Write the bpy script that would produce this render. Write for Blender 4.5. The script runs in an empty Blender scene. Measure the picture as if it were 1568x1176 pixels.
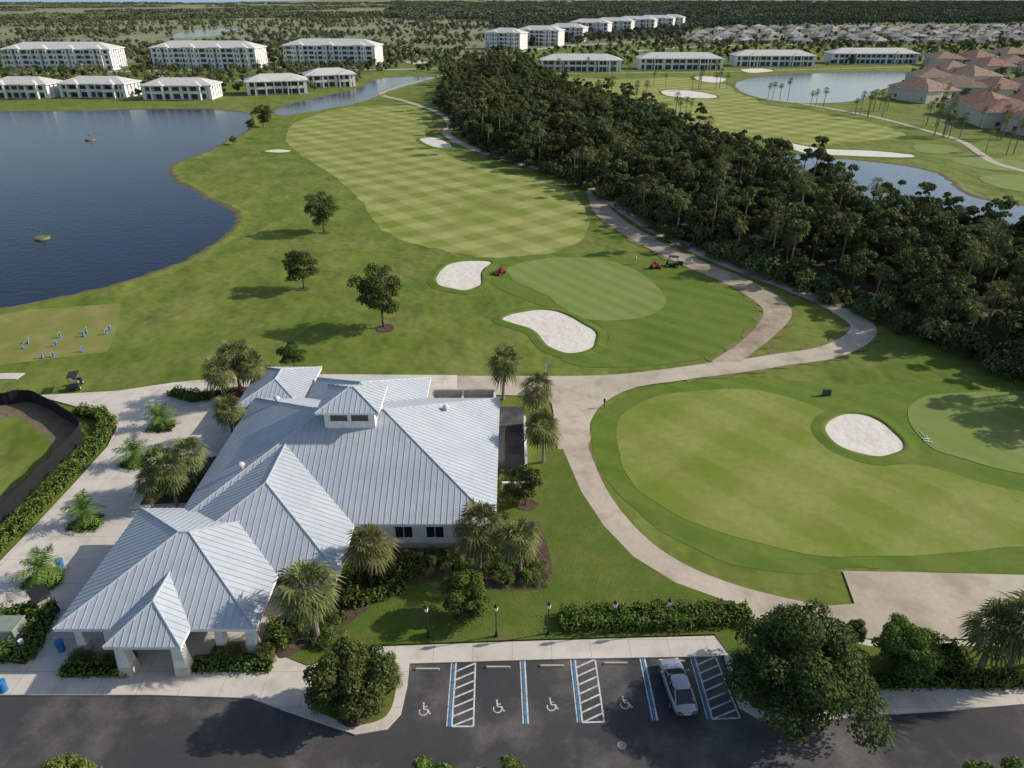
import bpy, bmesh, math, random
import numpy as np
from mathutils import Vector, Matrix, noise
from mathutils.geometry import delaunay_2d_cdt
random.seed(7); np.random.seed(7)
scene=bpy.context.scene
# ------------------------------------------------------------ camera, image pixels to ground (metres)
H=44.0; F=1088.0; PITCH=math.radians(28.55)
CP,SP=math.cos(PITCH),math.sin(PITCH)
def G(u,v,h=0.0):  # projects image pixel coordinates onto the ground plane
    """ground (or height-h) position of an image pixel, through the estimated camera"""
    dx=u-784; dv=588-v
    y=F*CP+dv*SP; z=-F*SP+dv*CP
    t=(H-h)/(-z)
    return (dx*t,y*t)
def GL(pts): return [G(*p) for p in pts]

# ------------------------------------------------------------ materials
def newmat(name):
    m=bpy.data.materials.new(name); m.use_nodes=True
    nt=m.node_tree; b=nt.nodes['Principled BSDF']
    return m,nt,b
def nd(nt,t,**kw):
    n=nt.nodes.new(t)
    for k,v in kw.items(): setattr(n,k,v)
    return n
def L(nt,a,b): nt.links.new(a,b)
def c4(c): return (c[0],c[1],c[2],1)
def setbsdf(b,rough=.8,spec=.3,metal=0):
    b.inputs['Roughness'].default_value=rough
    b.inputs['Specular IOR Level'].default_value=spec
    b.inputs['Metallic'].default_value=metal
def noise_fac(nt,vec,scale,detail=4,lo=.35,hi=.65,rough=.6):
    n=nd(nt,'ShaderNodeTexNoise'); n.inputs['Scale'].default_value=scale; n.inputs['Detail'].default_value=detail
    n.inputs['Roughness'].default_value=rough
    L(nt,vec,n.inputs['Vector'])
    r=nd(nt,'ShaderNodeMapRange'); r.inputs[1].default_value=lo; r.inputs[2].default_value=hi
    L(nt,n.outputs['Fac'],r.inputs[0]); return r.outputs[0]
def mix(nt,fac,a,b,mode='MIX'):
    m=nd(nt,'ShaderNodeMix',data_type='RGBA',blend_type=mode)
    if isinstance(fac,(int,float)): m.inputs[0].default_value=fac
    else: L(nt,fac,m.inputs[0])
    for i,x in ((6,a),(7,b)):
        if isinstance(x,tuple): m.inputs[i].default_value=c4(x)
        else: L(nt,x,m.inputs[i])
    return m.outputs[2]
def math_(nt,op,a,b=None):
    m=nd(nt,'ShaderNodeMath',operation=op)
    for i,x in enumerate((a,b)):
        if x is None: continue
        if isinstance(x,(int,float)): m.inputs[i].default_value=x
        else: L(nt,x,m.inputs[i])
    return m.outputs[0]
def bump(nt,b,vec,scale,strength,dist=.1,detail=3):
    n=nd(nt,'ShaderNodeTexNoise'); n.inputs['Scale'].default_value=scale; n.inputs['Detail'].default_value=detail
    L(nt,vec,n.inputs['Vector'])
    bp=nd(nt,'ShaderNodeBump'); bp.inputs['Strength'].default_value=strength; bp.inputs['Distance'].default_value=dist
    L(nt,n.outputs['Fac'],bp.inputs['Height']); L(nt,bp.outputs[0],b.inputs['Normal'])
def coord(nt): return nd(nt,'ShaderNodeTexCoord').outputs['Object']
def plain(name,c,rough=.6,spec=.4,metal=0,var=.12,scale=1.5):
    m,nt,b=newmat(name); setbsdf(b,rough,spec,metal); v=coord(nt)
    f=noise_fac(nt,v,scale,4)
    L(nt,mix(nt,f,tuple(x*(1-var) for x in c),tuple(min(1,x*(1+var)) for x in c)),b.inputs['Base Color'])
    return m
def layered(name,c1,c2,c3,s1,s2,rough=.9,bs=8,bst=.4,bd=.05,stripes=(),sc=None,fine=None,joint=None):
    m,nt,b=newmat(name); setbsdf(b,rough,.12); v=coord(nt)
    col=mix(nt,noise_fac(nt,v,s1,4,.35,.65),c1,c2)
    col=mix(nt,noise_fac(nt,v,s2,5,.48,.72),col,c3)
    if stripes:
        tot=None
        wob=math_(nt,'MULTIPLY',noise_fac(nt,v,.012,1,0,1),8.0)
        for ang,w in stripes:
            d=nd(nt,'ShaderNodeVectorMath',operation='DOT_PRODUCT'); L(nt,v,d.inputs[0])
            d.inputs[1].default_value=(math.cos(ang),math.sin(ang),0)
            x=math_(nt,'ADD',d.outputs['Value'],wob)
            s=math_(nt,'SINE',math_(nt,'MULTIPLY',x,math.pi/w))
            r=nd(nt,'ShaderNodeMapRange'); r.inputs[1].default_value=-.3; r.inputs[2].default_value=.3; L(nt,s,r.inputs[0])
            tot=r.outputs[0] if tot is None else math_(nt,'MULTIPLY',math_(nt,'ADD',tot,r.outputs[0]),.5)
        wear=noise_fac(nt,v,.05,3,.28,.5)
        col=mix(nt,math_(nt,'MULTIPLY',math_(nt,'MULTIPLY',tot,wear),sc[1]),col,sc[0])
    if fine:
        col=mix(nt,math_(nt,'MULTIPLY',noise_fac(nt,v,fine[0],4,.3,.7,.75),fine[1]),col,fine[2])
    if joint:
        w,a,dark=joint; tot=None
        for ang in (a,a+math.pi/2):
            d=nd(nt,'ShaderNodeVectorMath',operation='DOT_PRODUCT'); L(nt,v,d.inputs[0])
            d.inputs[1].default_value=(math.cos(ang)/w,math.sin(ang)/w,0)
            fr=math_(nt,'FRACT',math_(nt,'ADD',d.outputs['Value'],500.0))
            s=math_(nt,'LESS_THAN',fr,.03/w*1.6)
            tot=s if tot is None else math_(nt,'MAXIMUM',tot,s)
        col=mix(nt,math_(nt,'MULTIPLY',tot,.6),col,dark)
    L(nt,col,b.inputs['Base Color'])
    if bst: bump(nt,b,v,bs,bst,bd)
    return m
M={}
M['marsh']=layered('marsh_ground',(.20,.22,.115),(.26,.265,.155),(.12,.145,.085),.003,.02,fine=(.12,.45,(.11,.13,.075)),bst=.5,bs=.2,bd=.8)  # base colours lightened: distance haze is painted into the ground colour
M['rough']=layered('rough_turf',(.105,.15,.02),(.15,.185,.033),(.20,.195,.06),.02,.08,stripes=((1.95,5.5),),sc=((.18,.21,.05),.45),fine=(.7,.6,(.070,.108,.015)),bs=.1,bst=.8,bd=2.2)
M['fair']=layered('fairway_turf',(.145,.195,.028),(.18,.215,.042),(.26,.23,.08),.03,.09,stripes=((.68,4.6),(2.2,4.6)),sc=((.33,.335,.12),1.0),fine=(1.0,.35,(.115,.15,.022)),bs=.1,bst=.4,bd=.8)
M['fair2']=layered('approach_turf',(.14,.195,.024),(.18,.22,.036),(.26,.21,.085),.04,.13,stripes=((.7,3.4),(2.25,7)),sc=((.25,.27,.075),.9),fine=(1.0,.45,(.095,.14,.018)),bs=.1,bst=.3,bd=.5)
M['green']=layered('green_turf',(.14,.20,.042),(.17,.22,.057),(.21,.22,.082),.06,.2,stripes=((.6,1.6),),sc=((.21,.25,.08),.6),fine=(1.5,.3,(.11,.16,.03)),bst=0)
M['collar']=layered('collar_turf',(.082,.14,.015),(.115,.17,.023),(.17,.18,.045),.04,.15,stripes=((.9,2.0),),sc=((.145,.20,.035),.6),fine=(1.2,.5,(.056,.10,.012)),bst=0)
M['worn']=layered('worn_turf',(.13,.145,.03),(.19,.165,.065),(.23,.18,.10),.2,.5,fine=(1.5,.5,(.09,.10,.03)),bst=0)
M['lawn']=layered('lawn_turf',(.08,.125,.018),(.115,.155,.026),(.16,.155,.05),.12,.4,fine=(2.5,.55,(.045,.078,.012)),bs=5,bst=.6,bd=.08)
M['tee']=layered('tee_turf',(.17,.19,.04),(.21,.205,.06),(.30,.235,.12),.1,.25,fine=(1.0,.4,(.11,.14,.025)),bst=0)
M['sand']=layered('sand',(.60,.56,.49),(.66,.625,.56),(.50,.46,.39),.25,.5,fine=(1.2,.3,(.5,.46,.4)),bs=.8,bst=.5,bd=.3)
M['concrete']=layered('concrete',(.52,.475,.415),(.60,.555,.49),(.42,.38,.33),.15,.5,rough=.85,fine=(3,.35,(.42,.385,.33)),bst=0,joint=(3.0,.0,(.22,.2,.17)))
M['path']=layered('path_concrete',(.42,.365,.285),(.52,.46,.37),(.28,.235,.17),.08,.3,rough=.85,fine=(2.5,.45,(.29,.25,.19)),bst=0)
M['dirtpath']=layered('dirt_path',(.36,.30,.22),(.44,.375,.285),(.15,.12,.07),.12,.22,rough=.95,fine=(1.2,.55,(.2,.16,.11)),bst=0)
M['asphalt']=layered('asphalt',(.046,.046,.049),(.082,.079,.076),(.20,.185,.17),.08,.15,rough=.8,fine=(4,.5,(.04,.04,.042)),bs=25,bst=.3,bd=.02)
M['road']=plain('pale_road',(.34,.33,.31),.9)
M['mulch']=layered('mulch',(.11,.072,.055),(.16,.11,.082),(.05,.04,.03),.5,2,fine=(6,.6,(.04,.03,.02)),bs=9,bst=.8,bd=.1)
M['floor']=layered('forest_floor',(.05,.055,.025),(.08,.075,.035),(.04,.035,.02),.2,.6,fine=(2,.5,(.03,.03,.015)),bst=0)
M['dirt']=layered('bare_dirt',(.18,.135,.09),(.23,.17,.115),(.1,.1,.04),.2,.6,fine=(3,.5,(.08,.06,.04)),bs=4,bst=.6,bd=.1)
M['bank']=layered('lake_bank',(.19,.145,.085),(.13,.12,.055),(.08,.09,.03),.2,.5,fine=(2,.4,(.07,.06,.035)),bst=0)
M['seaw']=plain('sea_water',(.27,.38,.50),.4,.5)
M['white']=plain('white_paint',(.72,.71,.69),.6)
M['stucco']=plain('white_stucco',(.74,.73,.70),.85,.2)
M['cream']=plain('cream_stucco',(.55,.5,.42),.85,.2)
M['linew']=layered('white_marking',(.58,.58,.56),(.64,.64,.62),(.25,.25,.25),2,3,fine=(6,.5,(.25,.25,.25)),bst=0)
M['lineb']=layered('blue_marking',(.05,.2,.40),(.08,.26,.46),(.05,.08,.11),2,3,fine=(6,.5,(.05,.09,.14)),bst=0)
M['glass']=plain('dark_glass',(.02,.025,.03),.12,.6)
M['dark']=plain('black_metal',(.02,.02,.022),.5)
M['rubber']=plain('rubber',(.02,.02,.02),.9)
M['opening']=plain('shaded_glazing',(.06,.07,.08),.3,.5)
M['kerb']=plain('kerb_concrete',(.5,.46,.41),.9,.2)
M['roofpale']=plain('pale_tile_roof',(.50,.49,.465),.85,.2,var=.1,scale=.8)
M['roofgrey']=plain('grey_shingle_roof',(.24,.225,.21),.9,.2)
M['roofbrown']=plain('brown_tile_roof',(.25,.17,.125),.9,.2,var=.25,scale=.8)
M['roofterra']=plain('terracotta_roof',(.25,.14,.105),.9,.2,var=.3,scale=.8)
M['red']=plain('red_paint',(.38,.03,.02),.4)
M['blue']=plain('blue_plastic',(.03,.16,.42),.5)
M['silver']=plain('silver_paint',(.33,.345,.37),.28,.6,.45,var=.02)
M['seat']=plain('beige_vinyl',(.35,.3,.22),.6)
m,nt,b=newmat('metal_roof'); setbsdf(b,.5,.35,.0); v=coord(nt)
rc=mix(nt,noise_fac(nt,v,.25,5,.3,.7),(.35,.385,.42),(.43,.465,.50)); rc=mix(nt,math_(nt,'MULTIPLY',noise_fac(nt,v,1.1,6,.5,.8),.4),rc,(.27,.27,.26))
L(nt,rc,b.inputs['Base Color']); bump(nt,b,v,1.2,.15,.03); M['metalroof']=m
M['seam']=plain('roof_seam',(.38,.415,.45),.5,.35)
def watermat(name,c,rs,bst,sc,spec,bd):
    m,nt,b=newmat(name); setbsdf(b,rs,spec); b.inputs['IOR'].default_value=1.33; v=coord(nt)
    L(nt,mix(nt,noise_fac(nt,v,.012,3),c,tuple(x*1.4 for x in c)),b.inputs['Base Color'])
    bump(nt,b,v,sc,bst,bd,3); return m
M['water']=watermat('lake_water',(.008,.015,.032),.15,.4,.75,.2,.14)
M['water2']=watermat('pond_water',(.03,.05,.07),.12,.25,.8,.42,.15)
def leafmat(name,c1,c2,tr=.2,lo=.65,hi=1.45):
    m,nt,b=newmat(name)
    g=nd(nt,'ShaderNodeNewGeometry'); oi=nd(nt,'ShaderNodeObjectInfo')
    col=mix(nt,g.outputs['Random Per Island'],c1,c2)
    hs=nd(nt,'ShaderNodeHueSaturation'); L(nt,col,hs.inputs['Color'])
    r=nd(nt,'ShaderNodeMapRange'); r.inputs[3].default_value=lo; r.inputs[4].default_value=hi; L(nt,oi.outputs['Random'],r.inputs[0]); L(nt,r.outputs[0],hs.inputs['Value'])
    r2=nd(nt,'ShaderNodeMapRange'); r2.inputs[3].default_value=.475; r2.inputs[4].default_value=.525
    L(nt,math_(nt,'FRACT',math_(nt,'MULTIPLY',oi.outputs['Random'],7.3)),r2.inputs[0]); L(nt,r2.outputs[0],hs.inputs['Hue'])
    nt.nodes.remove(b)
    d=nd(nt,'ShaderNodeBsdfDiffuse'); L(nt,hs.outputs[0],d.inputs['Color']); out=d.outputs[0]
    if tr:
        t=nd(nt,'ShaderNodeBsdfTranslucent'); L(nt,hs.outputs[0],t.inputs['Color'])
        ms=nd(nt,'ShaderNodeMixShader'); ms.inputs[0].default_value=tr
        L(nt,d.outputs[0],ms.inputs[1]); L(nt,t.outputs[0],ms.inputs[2]); out=ms.outputs[0]
    L(nt,out,nt.nodes['Material Output'].inputs['Surface']); return m
M['oakleaf']=leafmat('oak_foliage',(.04,.064,.022),(.12,.15,.05),lo=.8,hi=1.15)
M['brightleaf']=leafmat('bright_foliage',(.045,.088,.018),(.14,.195,.048),lo=.8,hi=1.2)
M['forestleaf']=leafmat('forest_foliage',(.046,.064,.026),(.135,.155,.062),.12)
M['farleaf']=leafmat('marsh_foliage',(.10,.122,.065),(.165,.185,.105),0)  # paler than real leaves; aerial haze is mixed into these colours
M['pineleaf']=leafmat('pine_foliage',(.08,.10,.065),(.135,.152,.098),0)  # far pines, lightened by colour to stand in for haze
M['palmleaf']=leafmat('palm_foliage',(.075,.098,.036),(.20,.215,.085),lo=.8,hi=1.2)
M['dateleaf']=leafmat('feather_palm_foliage',(.08,.14,.03),(.2,.28,.07),lo=.9,hi=1.1)
M['hedge']=leafmat('hedge_foliage',(.04,.082,.016),(.15,.21,.055),lo=.8,hi=1.2)
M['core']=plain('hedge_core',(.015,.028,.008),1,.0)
M['bark']=plain('bark',(.15,.12,.09),.95,.1,var=.3,scale=4)
M['palmbark']=plain('palm_bark',(.22,.19,.155),.95,.1,var=.3,scale=6)
M['pink']=leafmat('pink_blossom',(.4,.05,.12),(.5,.12,.2))
M['fence']=plain('black_screen',(.018,.018,.02),.85,.2)
M['cloth']=plain('work_shirt',(.35,.3,.2),.9)

# ------------------------------------------------------------ mesh helpers
def link(o): scene.collection.objects.link(o); return o
class MB:
    def __init__(s): s.v=[];s.f=[];s.m=[]
    def add(s,vs,fs,mi=0):
        o=len(s.v); s.v+=[tuple(map(float,p)) for p in vs]
        for f in fs: s.f.append(tuple(i+o for i in f)); s.m.append(mi)
    def box(s,x0,x1,y0,y1,z0,z1,mi=0,taper=0):
        t=taper
        s.add([(x0,y0,z0),(x1,y0,z0),(x1,y1,z0),(x0,y1,z0),(x0+t,y0+t,z1),(x1-t,y0+t,z1),(x1-t,y1-t,z1),(x0+t,y1-t,z1)],
              [(3,2,1,0),(4,5,6,7),(0,1,5,4),(1,2,6,5),(2,3,7,6),(3,0,4,7)],mi)
    def tube(s,pts,rad,n=6,mi=0,cap=True):
        vs=[];fs=[]
        for i,(p,r) in enumerate(zip(pts,rad)):
            a=Vector(pts[max(0,i-1)]); c=Vector(pts[min(len(pts)-1,i+1)]); d=(c-a)
            if d.length<1e-6: d=Vector((0,0,1))
            d.normalize(); u=d.orthogonal().normalized() if abs(d.z)<.95 else Vector((1,0,0))
            u=(u-d*u.dot(d)).normalized(); w=d.cross(u)
            for k in range(n):
                q=Vector(p)+(u*math.cos(6.2832*k/n)+w*math.sin(6.2832*k/n))*r; vs.append(q)
        for i in range(len(pts)-1):
            for k in range(n):
                fs.append((i*n+k,i*n+(k+1)%n,(i+1)*n+(k+1)%n,(i+1)*n+k))
        if cap: fs.append(tuple(reversed(range(n)))); fs.append(tuple((len(pts)-1)*n+k for k in range(n)))
        s.add(vs,fs,mi)
    def disc(s,c,ax,r,w,n=14,mi=0):
        a=Vector(ax).normalized()*w/2; s.tube([Vector(c)-a,Vector(c)+a],[r,r],n,mi)
    def hip(s,x0,x1,y0,y1,ze,k,mi=0,mf=1,fascia=.25,rib=0,mr=0):
        w=x1-x0;d=y1-y0;r=min(w,d)/2-.02;zt=ze+k*r
        if w>=d: R0=(x0+r,(y0+y1)/2,zt);R1=(x1-r,(y0+y1)/2,zt); vertical=False
        else: R0=((x0+x1)/2,y0+r,zt);R1=((x0+x1)/2,y1-r,zt); vertical=True
        A,B,C,D=(x0,y0,ze),(x1,y0,ze),(x1,y1,ze),(x0,y1,ze)
        if not vertical: faces=[[A,B,R1,R0],[B,C,R1],[C,D,R0,R1],[D,A,R0]]
        else: faces=[[A,B,R0],[B,C,R1,R0],[C,D,R1],[D,A,R0,R1]]
        for f in faces: s.add(f,[tuple(range(len(f)))],mi)
        zf=ze-fascia
        a,b_,c,d_=[(p[0],p[1],zf) for p in (A,B,C,D)]
        for p,q,pp,qq in ((A,B,a,b_),(B,C,b_,c),(C,D,c,d_),(D,A,d_,a)): s.add([pp,qq,q,p],[(0,1,2,3)],mf)
        s.add([d_,c,b_,a],[(0,1,2,3)],mf)
        if rib:
            for f in faces: s.ribs([Vector(p) for p in f],rib,mr)
            edges=[(A,R0),(B,R1 if not vertical else R0),(C,R1),(D,R0 if not vertical else R1),(R0,R1)]
            for p,q in edges:
                p=Vector(p); q=Vector(q)
                if (q-p).length>.2: s.tube([p,q],[.09,.09],6,mr)
        return zt
    def ribs(s,P,step,mi,w=.022,h=.035):
        e=(P[1]-P[0]).normalized(); n=(P[1]-P[0]).cross(P[2]-P[0]).normalized()
        up=n.cross(e)
        q=[((p-P[0]).dot(e),(p-P[0]).dot(up)) for p in P]; Lx=q[1][0]; t=step*.5
        while t<Lx:
            ss=[]
            for i in range(len(q)):
                a,b_=q[i],q[(i+1)%len(q)]
                if (a[0]-t)*(b_[0]-t)<=0 and abs(a[0]-b_[0])>1e-6:
                    ss.append(a[1]+(b_[1]-a[1])*(t-a[0])/(b_[0]-a[0]))
            if len(ss)>=2 and max(ss)-min(ss)>.2:
                a=P[0]+e*t+up*(min(ss)-.0); b_=P[0]+e*t+up*max(ss)
                vs=[a-e*w,a+e*w,b_+e*w,b_-e*w]; vt=[x+n*h for x in vs]
                s.add(vs+vt,[(4,5,6,7),(0,1,5,4),(2,3,7,6),(1,2,6,5),(3,0,4,7)],mi)
            t+=step
    def mesh(s,name,mats,smooth=False):
        me=bpy.data.meshes.new(name); me.from_pydata(s.v,[],s.f)
        for m in mats: me.materials.append(m)
        me.polygons.foreach_set('material_index',s.m)
        if smooth: me.polygons.foreach_set('use_smooth',[True]*len(s.f))
        me.update(); return me
    def obj(s,name,mats,loc=(0,0,0),rz=0,parent=None,smooth=False):
        o=bpy.data.objects.new(name,s.mesh(name,mats,smooth)); o.location=loc; o.rotation_euler=(0,0,rz)
        if parent: o.parent=parent
        return link(o)
def empty(name,loc=(0,0,0),rz=0):
    e=bpy.data.objects.new(name,None); e.location=loc; e.rotation_euler=(0,0,rz); return link(e)

def smooth_loop(P,n=6,closed=True):
    out=[];N=len(P)
    for i in range(N if closed else N-1):
        g=lambda j:(P[j%N] if closed else P[max(0,min(N-1,j))])
        p0,p1,p2,p3=g(i-1),g(i),g(i+1),g(i+2)
        for k in range(n):
            t=k/n
            out.append(tuple(.5*((2*p1[a])+(-p0[a]+p2[a])*t+(2*p0[a]-5*p1[a]+4*p2[a]-p3[a])*t*t+(-p0[a]+3*p1[a]-3*p2[a]+p3[a])*t**3) for a in (0,1)))
    if not closed: out.append(tuple(P[-1]))
    return out
def area(P): return sum(P[i][0]*P[(i+1)%len(P)][1]-P[(i+1)%len(P)][0]*P[i][1] for i in range(len(P)))/2
def sheet(name,pts,z,mat,sm=True,world=False,n=6,slab=None,side=None,wob=0):
    P=list(pts) if world else GL(pts)
    if sm: P=smooth_loop(P,n)
    if area(P)<0: P=P[::-1]
    if wob: P=[(x+wob*noise.noise(Vector((x*.3,y*.3,0))),y+wob*noise.noise(Vector((x*.3,y*.3,9)))) for x,y in P]
    vo,_,fo,*_r=delaunay_2d_cdt([Vector(p) for p in P],[],[list(range(len(P)))],1,1e-4)
    mb=MB(); tri=[]
    for f in fo:
        f=list(f); q=[(vo[i].x,vo[i].y) for i in f]
        if area(q)<0: f=f[::-1]
        tri.append(tuple(f))
    mb.add([(p.x,p.y,z) for p in vo],tri,0)
    if slab is not None:
        N=len(P)
        for i in range(N):
            a,b_=P[i],P[(i+1)%N]
            mb.add([(a[0],a[1],slab),(b_[0],b_[1],slab),(b_[0],b_[1],z),(a[0],a[1],z)],[(0,1,2,3)],1 if side else 0)
    o=mb.obj(name,[mat]+([side] if side else [])); return o,P
def normals2d(P,closed):
    N=len(P);out=[]
    for i in range(N):
        a=P[(i-1)%N] if (closed or i>0) else P[i]; b_=P[(i+1)%N] if (closed or i<N-1) else P[i]
        d=Vector((b_[0]-a[0],b_[1]-a[1]))
        if d.length<1e-9: d=Vector((1,0))
        d.normalize(); out.append((-d.y,d.x))
    return out
def ribbon(name,pts,w,z,mat,world=False,sm=True,n=6,widths=None,add=0):
    P=list(pts) if world else GL(pts)
    if widths is None: widths=[w]*len(P)
    widths=(list(widths)+[widths[-1]]*len(P))[:len(P)]
    Q=[(p[0],p[1]) for p in P]
    if sm:
        S=smooth_loop(Q,n,False); W=[]
        for i in range(len(P)-1):
            for k in range(n): W.append(widths[i]+(widths[i+1]-widths[i])*k/n)
        W.append(widths[-1])
    else: S=Q;W=widths
    nn=normals2d(S,False); mb=MB(); vs=[];fs=[]
    for i,((x,y),(a,b_),ww) in enumerate(zip(S,nn,W)):
        w1=ww/2+(add*(.6+.5*math.sin(i*1.3)+.3*math.sin(i*3.1)) if add else 0); w2=ww/2+(add*(.6+.5*math.sin(i*1.7+2)) if add else 0)
        vs.append((x-a*w1,y-b_*w1,z)); vs.append((x+a*w2,y+b_*w2,z))
    for i in range(len(S)-1): fs.append((2*i,2*i+2,2*i+3,2*i+1))
    mb.add(vs,fs); return mb.obj(name,[mat])
def rim(name,P,prof,mats,mids,wavy=True):
    nn=normals2d(P,True); N=len(P); vs=[]
    K=len(prof)
    for i,((x,y),(a,b_)) in enumerate(zip(P,nn)):
        wv=1+.25*math.sin(i*.9)+.15*math.sin(i*2.3) if wavy else 1
        for o,z in prof: vs.append((x-a*o*(wv if o>0 else 1),y-b_*o*(wv if o>0 else 1),z))
    mb=MB(); fs=[]
    mb.v=vs
    for i in range(N):
        j=(i+1)%N
        for k in range(K-1): mb.f.append((i*K+k,i*K+k+1,j*K+k+1,j*K+k)); mb.m.append(mids[k])
    return mb.obj(name,mats,smooth=True)

# leaf clouds -----------------------------------------------------------
def leafquads(C,Nrm,size,rs,elong=1.5):
    n=len(C); r=rs.normal(size=(n,3)); Nn=Nrm+rs.normal(size=(n,3))*.55
    Nn/=np.linalg.norm(Nn,axis=1,keepdims=True)+1e-9
    t=np.cross(Nn,r); t/=np.linalg.norm(t,axis=1,keepdims=True)+1e-9
    b_=np.cross(Nn,t); s=(size*(.6+.8*rs.rand(n)))[:,None]
    q=np.stack([C-t*s*elong*.5,C-b_*s*.5,C+t*s*elong*.5,C+b_*s*.5],axis=1)
    return q.reshape(-1,3)
def cloudmesh(name,quads,mb,mats,leafidx):
    nv=len(mb.v); V=np.array(mb.v).reshape(-1,3) if nv else np.zeros((0,3))
    V=np.vstack([V,quads]); nq=len(quads)//4
    starts=[];mi=[];s=0;loops=[]
    for f,m_ in zip(mb.f,mb.m):
        starts.append(s); s+=len(f); loops+=list(f); mi.append(m_)
    qs=np.arange(nq)*4+s
    loops=np.concatenate([np.array(loops,dtype=np.int32),np.arange(nq*4,dtype=np.int32)+nv]).astype(np.int32)
    starts=np.concatenate([np.array(starts,dtype=np.int32),qs.astype(np.int32)]).astype(np.int32)
    mi=np.concatenate([np.array(mi,dtype=np.int32),np.full(nq,leafidx,dtype=np.int32)]).astype(np.int32)
    me=bpy.data.meshes.new(name); me.vertices.add(len(V)); me.vertices.foreach_set('co',V.astype(np.float32).ravel())
    me.loops.add(len(loops)); me.loops.foreach_set('vertex_index',loops)
    me.polygons.add(len(starts)); me.polygons.foreach_set('loop_start',starts)
    for m_ in mats: me.materials.append(m_)
    me.polygons.foreach_set('material_index',mi)
    me.update(calc_edges=True); me.validate(); return me
def tree_mesh(name,h,rad,crown_h,nclump,nleaf,leaf,leafm,seed,trunk_r=.2,flat=1.0,clr=.36,low=False,spread=1.0):
    rs=np.random.RandomState(seed); mb=MB(); cz=h-crown_h/2
    base=h-crown_h*.85
    lean=rs.normal(size=2)*.15
    top=(lean[0],lean[1],max(.3,base))
    if base>.3: mb.tube([(0,0,-.1),(lean[0]*.5,lean[1]*.5,base*.5),top],[trunk_r*1.25,trunk_r,trunk_r*.8],8,0)
    cents=[];cr=[]
    for i in range(nclump):
        while True:
            p=rs.uniform(-1,1,3)
            if np.linalg.norm(p)<1 and (np.linalg.norm(p)>.45 or rs.rand()<.25): break
        p=p*np.array([rad*(1-clr*.7),rad*(1-clr*.7),crown_h*.5*(1-clr*.5)])*(.8+.4*rs.rand()*spread)
        if p[2]<0: p[:2]*=(1.0 if low else .8)+.15*rs.rand()
        c=np.array([lean[0],lean[1],cz])+p; cents.append(c); cr.append(rad*clr*(.6+.8*rs.rand()))
    for c in cents[:max(5,nclump//3)]:
        if base>.3: mid=(np.array(top)+c)/2+np.array([0,0,-.1*h*rs.rand()]); mb.tube([top,tuple(mid),tuple(c)],[trunk_r*.5,trunk_r*.3,trunk_r*.1],5,0,False)
    C=[];Nn=[]
    tot=sum(r*r for r in cr)
    for c,r in zip(cents,cr):
        k=int(nleaf*r*r/tot); d=rs.normal(size=(k,3)); d/=np.linalg.norm(d,axis=1,keepdims=True)
        d[:,2]=np.where(d[:,2]<-.3,-d[:,2]*.7,d[:,2])
        rr=r*(.55+.55*rs.rand(k)**.6); P=c+d*rr[:,None]*np.array([1,1,.75*flat]); C.append(P); Nn.append(d+np.array([0,0,.4]))
    C=np.vstack(C);Nn=np.vstack(Nn); C[:,2]=np.maximum(C[:,2],.05)
    return cloudmesh(name,leafquads(C,Nn,leaf,rs),mb,[M['bark'],leafm],1)
def palm_mesh(name,h,L_,nf,seed,fan=True,leafm=None,tr=.16,dense=12):
    rs=np.random.RandomState(seed); mb=MB(); ln=rs.normal(size=2)*.25*h/6
    tp=np.array([ln[0],ln[1],h])
    mb.tube([(0,0,-.1),(ln[0]*.2,ln[1]*.2,h*.3),(ln[0]*.6,ln[1]*.6,h*.7),tuple(tp)],[tr*1.3,tr,tr*.95,tr*1.15],8,0)
    if fan: mb.tube([(ln[0]*.9,ln[1]*.9,h*.88),tuple(tp+np.array([0,0,.1]))],[tr*1.2,tr*1.9],8,0)
    for i in range(nf):
        az=i*2.39996+rs.rand()*.4; el=math.radians(84-130*((i+.5)/nf)**.9+rs.normal()*5)
        hd=np.array([math.cos(az),math.sin(az),0]); up=np.array([0,0,1.]); side=np.array([-math.sin(az),math.cos(az),0])
        Lf=L_*(.8+.4*rs.rand())
        def pt(t):
            return tp+hd*(Lf*t*math.cos(el)*(1-.1*t))+up*(Lf*t*math.sin(el)-Lf*.32*t*t*(1.1-max(0,math.sin(el))*.5))
        if fan:
            a,b_=pt(0),pt(.5); mb.add([a-side*.03,a+side*.03,b_+side*.03,b_-side*.03],[(0,1,2,3)],1)
            d0=pt(.6)-pt(.45); d0/=np.linalg.norm(d0); nrm=np.cross(d0,side)
            for k in range(dense):
                an=math.radians(-95+190*k/(dense-1)); ll=Lf*.6*(1-.3*abs(an)/1.9)*(.85+.3*rs.rand())
                d=d0*math.cos(an)+side*math.sin(an); w=np.cross(nrm,d)*.06*ll
                m_=b_+d*ll*.55; tipp=b_+d*ll+np.array([0,0,-.22*ll*(1+rs.rand()*.8)])
                mb.add([b_,m_+w,tipp,m_-w],[(0,1,2,3)],1)
        else:
            prev=pt(0.02)
            K_=dense
            for k in range(1,K_+1):
                t=k/K_; c=pt(t); mb.add([prev-side*.02,prev+side*.02,c+side*.02,c-side*.02],[(0,1,2,3)],1)
                d=c-prev; d/=np.linalg.norm(d)+1e-9
                ll=Lf*.32*math.sin(math.pi*min(.97,.12+t*.85))+.05
                for sg in (-1,1):
                    dd=side*sg*.85+d*.5+np.array([0,0,-.2-.2*rs.rand()]); dd/=np.linalg.norm(dd)
                    q=prev+(c-prev)*rs.rand(); w=d*Lf/K_*.5
                    mb.add([q-w*.6,q+w*.6,q+dd*ll+w*.15,q+dd*ll-w*.15],[(0,1,2,3)],1)
                prev=c
    return mb.mesh(name,[M['palmbark'],leafm or M['palmleaf']])
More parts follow.
